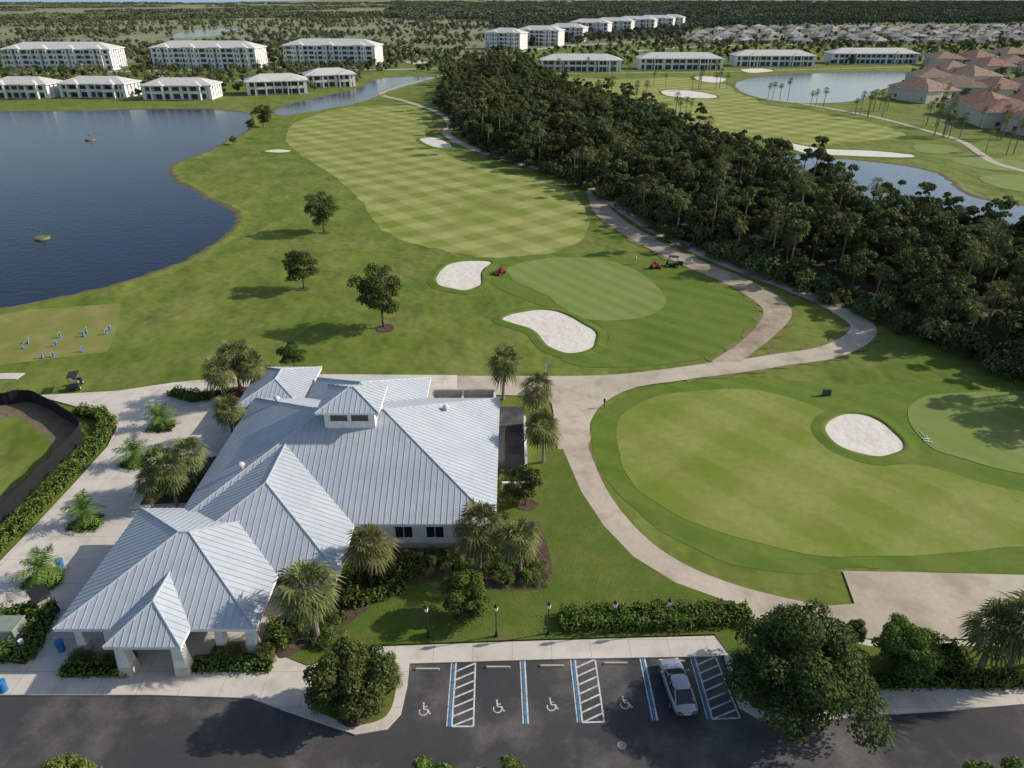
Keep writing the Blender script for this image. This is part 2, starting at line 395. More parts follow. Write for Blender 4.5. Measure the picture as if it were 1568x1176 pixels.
def hedge(name,pts,w,h,world=False,leaf=.15,mat=None,z0=.05):
    P=list(pts) if world else GL(pts); mb=MB(); rs=np.random.RandomState(int(abs(P[0][0]*13+P[0][1]*7))%9999); C=[];Nn=[]
    for a,b_ in zip(P[:-1],P[1:]):
        a=np.array(a);b_=np.array(b_);d=b_-a;Ls=np.linalg.norm(d);d/=Ls;n=np.array([-d[1],d[0]])
        c=[a-d*w*.3+n*w*.38,a-d*w*.3-n*w*.38,b_+d*w*.3-n*w*.38,b_+d*w*.3+n*w*.38]
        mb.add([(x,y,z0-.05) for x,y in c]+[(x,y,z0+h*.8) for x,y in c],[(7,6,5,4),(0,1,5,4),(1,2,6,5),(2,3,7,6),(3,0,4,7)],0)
        ar=(Ls+w*.8)*(w+2*h)+2*w*h; k=int(ar/(leaf*leaf)*1.3)
        s=rs.uniform(-w*.42,Ls+w*.42,k); q=rs.uniform(-(w/2+h),(w/2+h),k)
        off=np.clip(q,-w/2,w/2); zz=np.where(abs(q)<=w/2,h,h-(abs(q)-w/2))
        e=rs.rand(k)<.12; s=np.where(e,np.where(rs.rand(k)<.5,-w*.42,Ls+w*.42),s); off=np.where(e,rs.uniform(-w/2,w/2,k),off); zz=np.where(e,rs.uniform(0,h,k),zz)
        bumpv=.12*np.sin(s*2.1+off*3)+.1*np.sin(s*4.7+1)+.08*np.sin(s*.7)
        jit=rs.normal(size=(k,3))*.08
        X=a[0]+d[0]*s+n[0]*off*(1+bumpv)+jit[:,0];Y=a[1]+d[1]*s+n[1]*off*(1+bumpv)+jit[:,1];Z=np.maximum(z0,z0+zz*(1+bumpv)+jit[:,2])
        C.append(np.stack([X,Y,Z],1))
        nr=np.stack([n[0]*np.sign(off)*(abs(q)>w/2),n[1]*np.sign(off)*(abs(q)>w/2),(abs(q)<=w/2)+.3],1); Nn.append(nr)
    C=np.vstack(C);Nn=np.vstack(Nn)
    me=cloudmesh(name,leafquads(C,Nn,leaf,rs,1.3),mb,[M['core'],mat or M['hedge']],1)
    return link(bpy.data.objects.new(name,me))
def put(name,me,xy,s=1.0,rz=None,z=.03,sz=None):
    o=bpy.data.objects.new(name,me); o.location=(xy[0],xy[1],z); o.scale=(s,s,sz or s)
    o.rotation_euler=(0,0,random.uniform(0,6.28) if rz is None else rz); return link(o)
def scatter(name,pts,meshes,smin,smax,zs=(.85,1.15),weights=None):
    col=bpy.data.collections.new(name+'_sources')
    for i,me in enumerate(meshes):
        o=bpy.data.objects.new('%s_plant_%02d'%(name,i),me); col.objects.link(o)
    n=len(pts); print(name,n); me=bpy.data.meshes.new(name); me.vertices.add(n)
    co=np.array([(p[0],p[1],p[2] if len(p)>2 else .03) for p in pts],dtype=np.float32); me.vertices.foreach_set('co',co.ravel())
    rs=np.random.RandomState(n%1000+3)
    a=me.attributes.new('rz','FLOAT','POINT'); a.data.foreach_set('value',rs.uniform(0,6.28,n).astype(np.float32))
    s=rs.uniform(smin,smax,n); z=s*rs.uniform(zs[0],zs[1],n)
    a=me.attributes.new('sc','FLOAT_VECTOR','POINT'); a.data.foreach_set('vector',np.stack([s,s,z],1).astype(np.float32).ravel())
    if weights: weights=np.array(weights)/sum(weights)
    idx=rs.choice(len(meshes),n,p=weights).astype(np.int32)
    a=me.attributes.new('idx','INT','POINT'); a.data.foreach_set('value',idx)
    o=link(bpy.data.objects.new(name,me)); md=o.modifiers.new('instances','NODES')
    ng=bpy.data.node_groups.new(name+'_nodes','GeometryNodeTree')
    ng.interface.new_socket('Geometry',in_out='INPUT',socket_type='NodeSocketGeometry'); ng.interface.new_socket('Geometry',in_out='OUTPUT',socket_type='NodeSocketGeometry')
    gi=ng.nodes.new('NodeGroupInput');go=ng.nodes.new('NodeGroupOutput'); ip=ng.nodes.new('GeometryNodeInstanceOnPoints')
    ci=ng.nodes.new('GeometryNodeCollectionInfo'); ci.inputs['Collection'].default_value=col; ci.inputs['Separate Children'].default_value=True; ci.inputs['Reset Children'].default_value=True
    def na(nm,t):
        x=ng.nodes.new('GeometryNodeInputNamedAttribute'); x.data_type=t; x.inputs['Name'].default_value=nm; return x.outputs['Attribute']
    cx=ng.nodes.new('ShaderNodeCombineXYZ'); er=ng.nodes.new('FunctionNodeEulerToRotation')
    ng.links.new(na('rz','FLOAT'),cx.inputs[2]); ng.links.new(cx.outputs[0],er.inputs[0])
    ng.links.new(gi.outputs[0],ip.inputs['Points']); ng.links.new(ci.outputs[0],ip.inputs['Instance']); ip.inputs['Pick Instance'].default_value=True
    ng.links.new(na('idx','INT'),ip.inputs['Instance Index']); ng.links.new(er.outputs[0],ip.inputs['Rotation']); ng.links.new(na('sc','FLOAT_VECTOR'),ip.inputs['Scale'])
    ng.links.new(ip.outputs[0],go.inputs[0]); md.node_group=ng; return o
def inpoly(x,y,P):
    c=False;j=len(P)-1
    for i in range(len(P)):
        if (P[i][1]>y)!=(P[j][1]>y) and x<(P[j][0]-P[i][0])*(y-P[i][1])/(P[j][1]-P[i][1])+P[i][0]: c=not c
        j=i
    return c
def fill(P,step,jit=.45,dens=None,excl=()):
    xs=[p[0] for p in P];ys=[p[1] for p in P];out=[];y=min(ys)
    while y<max(ys):
        x=min(xs)
        while x<max(xs):
            a=x+random.uniform(-jit,jit)*step;b_=y+random.uniform(-jit,jit)*step
            if inpoly(a,b_,P) and (dens is None or random.random()<dens(a,b_)) and not any(inpoly(a,b_,E) for E in excl): out.append((a,b_))
            x+=step
        y+=step
    return out

# ------------------------------------------------------------ ground
xs=[-40000,-15000,-6000,-3000,-1500,-800,-400,-200,0,200,400,800,1500,3000,6000,15000,40000]
ys=[-3000,-500,-100,0,100,200,400,700,1100,1700,2600,4000,7000,12000,20000,40000]
mb=MB(); vs=[(x,y,0) for y in ys for x in xs]; nx=len(xs)
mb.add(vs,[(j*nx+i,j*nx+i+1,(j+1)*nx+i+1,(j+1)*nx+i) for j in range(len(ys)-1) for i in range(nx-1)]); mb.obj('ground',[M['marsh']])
sheet('sea_water',[(-39000,6900),(-6000,6600),(-3000,7800),(-3400,14000),(-8000,39000),(-39000,39000)],.5,M['seaw'],False,True)
turf=[(-420,-90),(420,-90)]+GL([(2400,62),(1568,60),(1000,64),(820,76),(720,92),(600,95),(200,98),(0,103),(-700,100)])
sheet('golf_course_turf',turf,.03,M['rough'],False,True)
sheet('suburb_ground',[(1050,68),(1070,46),(1300,40),(1600,38),(2300,40),(2300,64),(1568,62)],.05,plain('suburb_ground',(.18,.185,.12),.95,.1,var=.5,scale=.02),False)
lake1=[(-20,476),(60,464),(120,452),(200,432),(260,410),(310,388),(350,360),(368,335),(355,320),(330,308),(300,292),(275,278),(264,265),(268,252),(300,240),(330,228),(352,215),(375,205),(388,192),(386,178),(370,172),(330,168),(250,167),(120,170),(0,171),(-300,180),(-700,260),(-700,420),(-300,490)]
lake2=[(420,170),(440,160),(480,150),(540,137),(580,121),(610,118),(655,117),(668,120),(640,128),(600,140),(560,155),(520,164),(470,173),(430,177)]
lake3=[(1128,137),(1125,128),(1150,120),(1200,114),(1260,112),(1340,110),(1400,112),(1395,122),(1360,135),(1330,150),(1280,158),(1200,157),(1150,147)]
lake4=[(1160,232),(1250,240),(1340,248),(1410,258),(1450,272),(1480,296),(1520,308),(1568,315),(1640,325),(1640,360),(1500,350),(1400,335),(1300,310),(1200,275)]
lake5=[(255,58),(275,50),(320,44),(375,43),(370,48),(330,55),(290,58)]
LP=[]
for nm,pts,mt in (('lake',lake1,'water'),('lake',lake2,'water2'),('lake',lake3,'water2'),('lake',lake4,'water2'),('lake',lake5,'water2')):
    o,P=sheet(nm,pts,.08,M[mt],wob=1.2); LP.append(P)
    rim('lake_bank',P,[(2.2,.02),(.6,.24),(0,.26),(-.9,.07)],[M['rough'],M['bank']],[0,1,1])
sheet('fairway',[(590,162),(635,163),(662,180),(650,205),(690,240),(760,262),(850,283),(885,305),(902,340),(885,372),(830,390),(780,395),(720,392),(660,378),(605,365),(575,340),(555,310),(535,290),(500,262),(450,230),(438,205),(460,185),(520,167)],.06,M['fair'],wob=1.2)
sheet('green_collar',[(755,400),(850,388),(930,392),(1000,402),(1080,418),(1140,445),(1163,480),(1150,515),(1090,545),(1000,560),(900,562),(860,548),(925,530),(925,505),(880,480),(820,465),(760,440),(745,415)],.065,M['collar'],wob=.3)
sheet('putting_green',[(790,405),(850,395),(920,398),(970,413),(1005,438),(1020,462),(1000,482),(950,491),(890,488),(860,470),(835,452),(790,432),(776,416)],.09,M['green'],wob=.3)
sheet('green_collar',[(905,655),(925,625),(980,600),(1080,580),(1180,580),(1300,590),(1450,585),(1700,590),(1900,800),(1700,860),(1568,880),(1290,870),(1250,880),(1150,870),(1050,835),(970,780),(915,715)],.05,M['collar'],wob=.3)
sheet('fairway',[(945,655),(965,625),(1015,606),(1085,598),(1150,597),(1215,612),(1262,632),(1252,655),(1275,690),(1330,712),(1380,712),(1420,715),(1500,738),(1568,752),(1700,770),(1700,830),(1568,838),(1400,850),(1270,852),(1160,832),(1070,805),(1000,768),(955,718)],.068,M['fair2'],wob=.25)
sheet('putting_green',[(1390,640),(1402,615),(1450,603),(1568,600),(1700,610),(1780,680),(1700,745),(1568,727),(1480,705),(1420,682)],.09,M['green'],wob=.2)
sheet('fairway',[(1010,165),(1100,152),(1180,162),(1250,172),(1340,190),(1385,208),(1300,218),(1200,222),(1130,205),(1040,190)],.06,M['fair'],wob=1)
sheet('fairway',[(850,118),(950,122),(1040,118),(1100,126),(1130,140),(1160,158),(1060,160),(960,150),(870,135)],.055,M['fair'],wob=1)
sheet('putting_green',[(1455,245),(1500,240),(1568,250),(1568,262),(1500,258)],.09,M['green'])
sheet('putting_green',[(1500,272),(1560,268),(1640,280),(1640,300),(1540,290)],.09,M['green'])
sheet('putting_green',[(1400,222),(1440,222),(1470,230),(1440,236),(1405,232)],.09,M['green'])
sheet('tee_turf',[(-120,482),(0,478),(185,465),(182,500),(165,540),(60,552),(-120,575)],.06,M['tee'],False)
bunk=[[(668,425),(680,410),(700,402),(725,400),(753,402),(742,412),(738,425),(735,438),(715,446),(690,443),(672,437)],
[(768,490),(790,480),(830,475),(860,480),(885,492),(912,508),(912,525),(900,538),(870,542),(845,535),(828,520),(815,505),(790,498)],
[(1262,655),(1275,640),(1300,634),(1330,638),(1360,655),(1380,675),(1383,690),(1360,700),(1330,700),(1290,687),(1268,672)],
[(642,214),(665,211),(688,220),(690,227),(665,226)],
[(405,232),(425,229),(447,231),(430,235)],
[(1015,139),(1050,138),(1095,146),(1090,151),(1045,150),(1018,146)],
[(1205,219),(1260,228),(1330,231),(1395,237),(1390,242),(1310,240),(1230,235)],
[(1060,118),(1085,117),(1112,121),(1100,127),(1075,125)],[(1135,107),(1165,105),(1185,109),(1150,112)],
[(620,95),(640,93),(655,96),(635,99)]]
for i,pts in enumerate(bunk):
    o,P=sheet('sand_bunker',pts,.11,M['sand'],wob=.25 if i<3 else .5)
    rim('bunker_lip',P,[(1.5,.07),(.5,.2),(.05,.27),(-.14,.12)],[M['collar'],M['bank']],[0,0,0],False)
pathA=[(700,100),(690,112),(640,125),(585,143),(620,155),(670,172),(690,190),(683,205),(720,226),(790,249),(860,268),(905,288),(940,313),(990,346),(1060,382),(1130,412),(1200,438),(1260,463),(1305,487),(1322,503),(1310,521),(1265,541),(1200,551),(1130,562),(1040,573)]
pathB=[(908,290),(922,322),(960,352),(1010,380),(1070,408),(1130,433),(1178,462),(1190,482),(1172,508),(1140,535),(1105,560)]
pathC=[(876,670),(880,695),(902,750),(935,800),(980,846),(1040,885),(1110,914),(1190,937),(1290,958)]
wA=[3]*18+[3.6,3.6,3.6,3.6,3.4]; wB=[3,4.6,4.6,4.6,4.6,4.8,4.8,4.2,3.2,2.8,3.2]
ribbon('worn_verge',pathA,3,.1,M['worn'],widths=wA,add=.9); ribbon('worn_verge',pathB,3,.103,M['worn'],widths=wB,add=1.1); ribbon('worn_verge',pathC,3.4,.106,M['worn'],add=.4)
ribbon('cart_path',pathA,3.0,.12,M['path'],widths=wA)
ribbon('cart_path',pathB,4.6,.125,M['dirtpath'],widths=wB)
sheet('cart_path',[(660,579),(760,577),(870,577),(950,574),(1045,563),(1120,553),(1130,565),(1055,582),(975,594),(925,618),(903,650),(902,680),(850,680),(848,640),(835,612),(760,606),(660,606)],.13,M['path'],True,n=3)
ribbon('cart_path',pathC,3.4,.135,M['path'])
sheet('pavement',[(1290,876),(1400,878),(1568,882),(1800,886),(1800,990),(1568,982),(1460,980),(1330,980),(1250,965),(1200,935),(1308,926)],.14,M['path'],False)
ribbon('cart_path',[(1160,150),(1220,158),(1290,170),(1350,182),(1410,198),(1470,216),(1500,235),(1530,252),(1620,275)],2.6,.12,M['path'])
ribbon('road',[(-300,121),(0,114),(180,110),(420,104),(560,107),(690,103),(760,92),(850,72),(1050,62)],8,.07,M['road'])
ribbon('road',[(-200,136),(0,132),(180,130),(350,124),(470,116),(560,107)],7,.075,M['road'])
ribbon('road',[(950,80),(1060,72),(1200,68),(1400,66),(1700,66)],9,.08,M['road'])
ribbon('road',[(1080,57.5),(1300,54),(1500,54),(1750,57)],8,.09,M['road']); ribbon('road',[(1090,49),(1300,45.5),(1500,45),(1800,47)],8,.1,M['road'])
ribbon('cart_path',[(720,104),(800,112),(900,112),(1100,110),(1400,102)],2.8,.09,M['path'])
sheet('parking_lot',[(-500,1045),(0,1050),(480,1045),(600,1005),(1112,990),(1300,1035),(1568,1040),(2000,1040),(2000,1500),(-500,1500)],.05,M['asphalt'],False)
sheet('pavement',[(55,607),(180,600),(268,587),(345,580),(400,574),(700,576),(700,700),(640,760),(430,1005),(470,1022),(540,1003),(585,992),(800,984),(1112,975),(1125,1003),(1090,1007),(860,1011),(627,1018),(624,1050),(614,1095),(592,1119),(545,1127),(490,1108),(440,1091),(385,1071),(230,1066),(0,1066),(-400,1068),(-400,960),(-60,905),(0,862),(60,800),(120,735),(165,685),(180,655),(165,640),(110,622)],.16,M['concrete'],False,slab=.0,side=M['kerb'])
sheet('pavement',[(1095,975),(1108,1003),(1118,1050),(1132,1085),(1165,1104),(1215,1108),(1300,1101),(1350,1096),(1450,1090),(1568,1080),(2000,1062),(2000,985),(1568,984),(1330,982),(1220,960)],.165,M['concrete'],False,slab=.0,side=M['kerb'])
sheet('lawn',[(1092,972),(1120,1010),(1132,1060),(1152,1086),(1200,1096),(1290,1090),(1310,1066),(1322,1058),(1570,1052),(2000,1040),(2000,1000),(1568,992),(1330,992),(1220,968)],.21,M['lawn'],False,slab=.1)
sheet('lawn',[(505,1030),(560,1013),(604,1013),(607,1050),(600,1085),(583,1104),(545,1112),(505,1100),(476,1083),(484,1050)],.21,M['lawn'],True,slab=.1)
sheet('lawn',[(430,1005),(470,1021),(540,1002),(585,990),(800,982),(1112,973),(1130,955),(1110,922),(1035,895),(970,855),(925,808),(890,755),(862,690),(848,690),(800,700),(765,720),(765,850),(540,850),(430,990)],.205,M['lawn'],False,slab=.1)
sheet('mulch_bed',[(525,880),(570,845),(760,845),(815,800),(842,850),(835,905),(770,905),(700,885),(640,895),(590,905),(560,935),(520,965),(450,1003),(425,1003),(430,960)],.225,M['mulch'],True,wob=.5)
sheet('mulch_bed',[(866,968),(866,935),(1000,930),(1120,922),(1130,960),(1000,963)],.225,M['mulch'],False)
for c in ((712,945,1.0),(545,1092,1.3),(808,778,1.0)):
    x,y=G(c[0],c[1]); sheet('mulch_bed',[(x+c[2]*math.cos(a*.5236),y+c[2]*math.sin(a*.5236)) for a in range(12)],.23,M['mulch'],True,True,wob=.4)
for c in ((497,357,1.0),(466,443,1.0),(590,503,1.5)):
    x,y=G(c[0],c[1]); sheet('mulch_bed',[(x+c[2]*math.cos(a*.5236),y+c[2]*math.sin(a*.5236)) for a in range(12)],.1,M['mulch'],True,True,wob=.4)
for pts in ([(95,1040),(108,1008),(205,1012),(203,1036)],[(293,1032),(300,1005),(425,1000),(412,1030)],[(215,775),(240,730),(300,705),(335,700),(325,770)],[(0,1015),(8,935),(80,930),(70,985),(40,1020)]):
    sheet('mulch_bed',pts,.19,M['mulch'],False,slab=.1)
sheet('mulch_bed',[(335,600),(400,598),(395,640),(350,650)],.19,M['mulch'],True,slab=.1)
sheet('service_drive',[(762,625),(803,625),(806,700),(800,715),(762,720)],.235,M['asphalt'],False,slab=.1)
sheet('dirt',[(-200,625),(-5,618),(50,612),(95,632),(128,660),(60,735),(0,798),(-200,930)],.17,M['dirt'],False,slab=.0)
sheet('lawn',[(-150,650),(0,642),(40,648),(72,680),(60,715),(0,762),(-150,820)],.2,M['rough'],True,wob=.9)
mk=MB()
def mline(p,q,w,mi,z=.056):
    p=Vector(p);q=Vector(q);d=(q-p).normalized();n=Vector((-d.y,d.x))*w/2
    mk.add([(*(p-n),z),(*(q-n),z),(*(q+n),z),(*(p+n),z)],[(0,1,2,3)],mi)
for t,bt in (((695,1016),(688,1113)),((800,1012),(805,1109)),((877,1010),(888,1107)),((983,1007),(1003,1104)),((1060,1006),(1087,1102))):
    a,b_=Vector(G(*t)),Vector(G(*bt)); mline(a,b_,.14,1); d=Vector((.17,0)); mline(a+d,b_+d,.12,0); mline(a-d,b_-d,.08,0)
for (a0,a1),(b0,b1) in ((((699,1016),(692,1113)),((728,1015),(725,1113))),(((881,1010),(892,1107)),((911,1009),(925,1106))),(((1064,1006),(1091,1102)),((1095,1005),(1133,1100)))):
    A0,A1,B0,B1=[Vector(G(*q)) for q in (a0,a1,b0,b1)]; mline(B0,B1,.12,0); mline(A1,B1,.12,0,.0565)
    for k in range(7):
        t=(k+.1)/7; p=A0.lerp(A1,min(1,t+.13)); q=B0.lerp(B1,t); mline(p,q,.13,0,.058)
for cu,cv in ((650,1087),(763,1083),(845,1080),(957,1077)):
    c=Vector(G(cu,cv))
    def q(a,b_): return c+Vector((a,b_))*.85
    for k in range(12):
        a0=math.radians(150+k*21);a1=math.radians(150+(k+1)*21); mline(q(.35*math.cos(a0)-.05,.35*math.sin(a0)-.2),q(.35*math.cos(a1)-.05,.35*math.sin(a1)-.2),.08,0)
    mline(q(-.12,.45),q(-.05,.0),.1,0,.059); mline(q(-.05,.0),q(.3,0),.08,0,.06); mline(q(.3,.02),q(.45,-.42),.08,0,.061); mline(q(.42,-.42),q(.58,-.38),.07,0,.062); mline(q(-.1,.25),q(.22,.25),.07,0,.063); mline(q(-.2,.58),q(-.04,.58),.14,0,.064)
mk.obj('parking_markings',[M['linew'],M['lineb']])
for cu,cv in ((655,1021),(763,1018),(845,1016),(942,1012),(1030,1009)):
    x,y=G(cu,cv); mb=MB(); mb.box(-.9,.9,-.09,.09,0,.14,0,.03); mb.obj('wheel_stop',[M['path']],(x,y-.3,.05))
x,y=G(952,1142); mb=MB(); mb.disc((0,0,.01),(0,0,1),.32,.02,20,0); mb.obj('manhole_cover',[M['roofgrey']],(x,y,.05))

# ------------------------------------------------------------ clubhouse
club=empty('clubhouse')
K=.45
rb=MB()
rb.hip(-29.6,-1.4,48.7,71.0,3.55,K,0,1,.28,.55,2)
rb.hip(-29.0,-13.8,42.6,66.5,3.53,K,0,1,.28,.55,2)
rb.hip(-33.5,-18.7,37.0,51.0,3.51,K,0,1,.28,.55,2)
rb.hip(-29.0,-23.5,35.3,44.5,3.57,.62,0,1,.25,.5,2)
rb.hip(-23.6,-9.8,62,76,3.52,.45,0,1,.28,.55,2)
rb.hip(-31.5,-23.9,69.5,79.5,3.2,.42,0,1,.25,.5,2)
rb.obj('roof',[M['metalroof'],M['white'],M['seam']],parent=club)
cu=MB(); cu.box(-17.9,-13.1,57.9,62.1,6.5,9.75,0)
for x in (-17.3,-15.3): cu.box(x,x+1.6,57.84,57.9,8.5,9.3,1)
for x in (-17.3,-15.3): cu.box(x,x+1.6,62.1,62.16,8.5,9.3,1)
for y in (58.5,60.2):
    cu.box(-17.96,-17.9,y,y+1.3,8.5,9.3,1); cu.box(-13.1,-13.04,y,y+1.3,8.5,9.3,1)
cu.hip(-18.5,-12.5,57.2,62.8,9.75,.45,2,0,.2,.5,2)
cu.obj('cupola',[M['stucco'],M['glass'],M['metalroof']],parent=club)
w=MB()
w.box(-28.7,-2.3,49.7,70.2,0,3.3,0); w.box(-28,-14.9,43.7,49.7,0,3.29,0); w.box(-31.5,-21,41.2,50,0,3.27,0); w.box(-22.8,-10.6,70.2,75.2,0,3.28,0)
w.box(-14.88,-2.32,49.65,49.7,0,.6,1)
w.obj('walls',[M['stucco'],M['cream']],parent=club)
g=MB()
def win_f(x,y,ww,z0,z1):
    g.box(x-ww/2-.1,x+ww/2+.1,y-.06,y,z0-.1,z1+.1,1); g.box(x-ww/2,x-.04,y-.09,y-.055,z0,z1,0); g.box(x+.04,x+ww/2,y-.09,y-.055,z0,z1,0)
def win_s(x,y,ww,z0,z1,sg):
    a,b_=(x,x+.06) if sg>0 else (x-.06,x); g.box(a,b_,y-ww/2-.1,y+ww/2+.1,z0-.1,z1+.1,1)
    a,b_=(x+.055,x+.09) if sg>0 else (x-.09,x-.055); g.box(a,b_,y-ww/2,y+ww/2,z0,z1,0)
for x in (-9.7,-6.9,-4.2): win_f(x,49.7,1.5,1.3,2.6)
for x in (-19.5,-17.0): win_f(x,43.7,1.2,1,2.7)
for x in (-29.8,-27.4,-25,-22.6): win_f(x,41.2,1.7,.3,2.8)
for y in (45,47.5): win_s(-14.9,y,1.3,1,2.7,1)
for y in (53,58,63,68): win_s(-2.3,y,1.5,1.2,2.7,1); win_s(-28.7,y,2.2,.3,2.8,-1)
for y in (43,46,49): win_s(-31.5,y,1.5,.5,2.7,-1)
g.obj('windows',[M['glass'],M['white']],parent=club)
c=MB()
def col(x,y,s=.42,h=3.3):
    c.box(x-s*1.15,x+s*1.15,y-s*1.15,y+s*1.15,.1,1.0,1,.03); c.box(x-s,x+s,y-s,y+s,1.0,h,0,.12); c.box(x-s*1.1,x+s*1.1,y-s*1.1,y+s*1.1,h-.25,h,0)
for x in (-28.3,-24.2): col(x,36.1,.45)
for x in (-32.5,-30.3,-22,-19.7): col(x,38.1,.36)
for y in (41.5,45,48.8): col(-32.5,y,.3)
for y in (55,60,65): col(-29.0,y,.2)
c.obj('columns',[M['white'],M['cream']],parent=club)
v=MB()
for px,py,h in ((425,617,5.2),(372,725,5),(683,633,5.7)):
    x,y=G(px,py,h)
    zr=3.55+K*min(x+29.6,-1.4-x,y-48.7,71-y)
    v.tube([(x,y,zr-.3),(x,y,zr+.45)],[.2,.2],10,0); v.tube([(x,y,zr+.4),(x,y,zr+.55),(x,y,zr+.7)],[.36,.3,.1],12,0)
v.obj('roof_vents',[M['roofpale']],parent=club)
s=MB()
for x0,x1,y0,y1 in ((-9.4,-2.0,75.2,75.45),(-2.2,-1.95,71.4,75.2),(-9.6,-9.4,71.4,75.45),(-6.0,-5.8,71.4,75.2)): s.box(x0,x1,y0,y1,0,2.2,0)
s.box(-8.6,-7,72.5,74,0,1.3,1); s.box(-4.8,-3.2,72.3,74.2,0,1.4,1)
s.obj('service_yard_wall',[M['cream'],M['roofgrey']])
s=MB(); s.box(1.35,1.6,58,70.5,.1,1.5,0); s.box(-1,1.35,57.75,58,.1,1.3,0); s.obj('garden_wall',[M['stucco']])
for px,py in ((600,880),(588,884)):
    x,y=G(px,py,0); s=MB(); s.box(-.4,.4,-.4,.4,0,.85,0,.02); s.disc((0,0,.87),(0,0,1),.32,.04,16,1); s.box(-.42,.42,-.42,-.4,.1,.75,1); s.obj('air_conditioner_unit',[M['roofpale'],M['dark']],(x,y+.6,.22))

# ------------------------------------------------------------ fence
fp=smooth_loop(GL([(-250,640),(-60,628),(10,622),(50,618),(95,640),(128,668),(100,705),(60,745),(0,806),(-120,900)]),5,False)
mb=MB()
for i in range(len(fp)-1):
    a,b_=fp[i],fp[i+1]; d=Vector((b_[0]-a[0],b_[1]-a[1])).normalized(); n=(-d.y*.02,d.x*.02)
    h1,h2=1.9+.08*math.sin(i*1.7),1.9+.08*math.sin((i+1)*1.7)
    mb.add([(a[0],a[1],.15),(b_[0],b_[1],.15),(b_[0],b_[1],h2),(a[0],a[1],h1),(a[0]+n[0],a[1]+n[1],.15),(b_[0]+n[0],b_[1]+n[1],.15),(b_[0]+n[0],b_[1]+n[1],h2),(a[0]+n[0],a[1]+n[1],h1)],[(0,1,2,3),(7,6,5,4),(3,2,6,7)],0)
    mb.tube([(a[0],a[1],.1),(a[0],a[1],2.05)],[.03,.03],6,1)
mb.obj('screen_fence',[M['fence'],M['dark']])

# ------------------------------------------------------------ plants
OAK=[tree_mesh('oak_tree_mesh',8,4.0,6.4,34,9500,.19,M['oakleaf'],i,.18,clr=.28,spread=1.3) for i in (1,2,3)]
BIG=tree_mesh('live_oak_mesh',6.4,5.0,5.9,70,34000,.16,M['oakleaf'],11,.3,clr=.23,low=True,spread=1.1)
ISL=tree_mesh('round_tree_mesh',5.6,2.9,5.3,48,20000,.15,M['oakleaf'],12,.2,clr=.27,low=True)
BR=[tree_mesh('leafy_tree_mesh',5.2,2.5,4.6,34,13000,.14,M['brightleaf'],i,.12,clr=.28,low=True) for i in (21,22)]
SP_=tree_mesh('sparse_tree_mesh',4.8,2.1,4.0,26,5000,.14,M['oakleaf'],25,.09,clr=.26)
PALM=[palm_mesh('cabbage_palm_mesh',4.6,2.2,46,i) for i in (1,2,3)]
DATE=[palm_mesh('feather_palm_mesh',1.6,2.2,24,i,False,M['dateleaf'],.13,16) for i in (5,6)]
SHR=[tree_mesh('shrub_mesh',1.0,.75,1.0,9,900,.12,M['hedge'],i,.05,clr=.5) for i in (31,32)]
SAW=[palm_mesh('palmetto_mesh',.25,1.2,26,i,True,M['palmleaf'],.08,8) for i in (41,42)]
put('oak_tree',OAK[0],G(497,356),1.0); put('oak_tree',OAK[1],G(466,442),.85); put('oak_tree',OAK[2],G(588,501),1.0,sz=1.15)
put('oak_tree',OAK[0],G(403,195),1.0); put('oak_tree',OAK[1],G(357,222),.35); put('oak_tree',OAK[2],G(385,200),.5)
put('shrub_tree',OAK[1],G(452,566),.5)
put('oak_tree',OAK[1],(66.5,72.6),1.05)
put('live_oak_tree',BIG,G(1213,1070),1.0)
put('oak_tree',ISL,G(545,1088),1.0,z=.2); put('leafy_tree',BR[1],G(712,943),.82,z=.2); put('sparse_tree',SP_,G(805,776),1.0,z=.2)
put('leafy_tree',BR[1],G(1375,1035),.95,z=.2); put('leafy_tree',BR[0],G(1300,985),.4,z=.2)
for px,py,s,k in ((770,612,1.1,0),(822,650,1.05,1),(832,710,1.05,2),(345,622,1.05,0),(370,606,1.2,1),(398,614,1.05,2),(358,676,.9,0),(488,982,1.2,1),(570,897,1.0,2),(735,878,1.08,0),(797,884,.95,1),(235,780,.7,2),(272,775,.9,0),(303,750,.95,1),(1495,1035,1.0,0),(1540,1032,1.2,2),(1585,1020,1.2,1),(255,755,.85,1)):
    put('cabbage_palm_tree',PALM[k],G(px,py),s,z=.15)
for px,py in ((250,655),(210,710),(135,803),(70,890)):
    x,y=G(px,py); put('date_palm_tree',DATE[px%2],(x,y),1.0,z=.15)
    sheet('planting_bed',[(x-1.5,y),(x,y-1.5),(x+1.5,y),(x,y+1.5)],.2,M['mulch'],False,True,slab=.1)
    hedge('hedge',[(x-.9,y-.5),(x+.9,y-.5)],1.3,.45,True,.13)
    hedge('hedge',[(x-.5,y+.5),(x+.5,y+.5)],1.1,.4,True,.13)
for px,py,s in ((118,1245,.95),(668,1262,.98),(770,1266,.98),(1535,1265,.95),(1070,1282,.9)):
    put('leafy_tree',BR[px%2],G(px,py),s,z=.05)
hedge('hedge',[(125,634),(155,640),(167,653),(158,675),(118,718),(58,780),(-5,842),(-90,915)],1.3,1.0)
hedge('hedge',[(270,606),(300,613),(345,607)],1.5,.9)
hedge('hedge',[(875,956),(1000,953),(1130,948)],2.0,.9,z0=.2)
hedge('hedge',[(12,950),(75,942)],1.2,1.1); hedge('hedge',[(75,950),(45,1005),(15,1008)],1.2,1.0)
hedge('hedge',[(105,1030),(195,1030)],1.0,.6); hedge('hedge',[(303,1024),(408,1024)],1.0,.6); hedge('hedge',[(408,1010),(425,960)],1.0,.8)
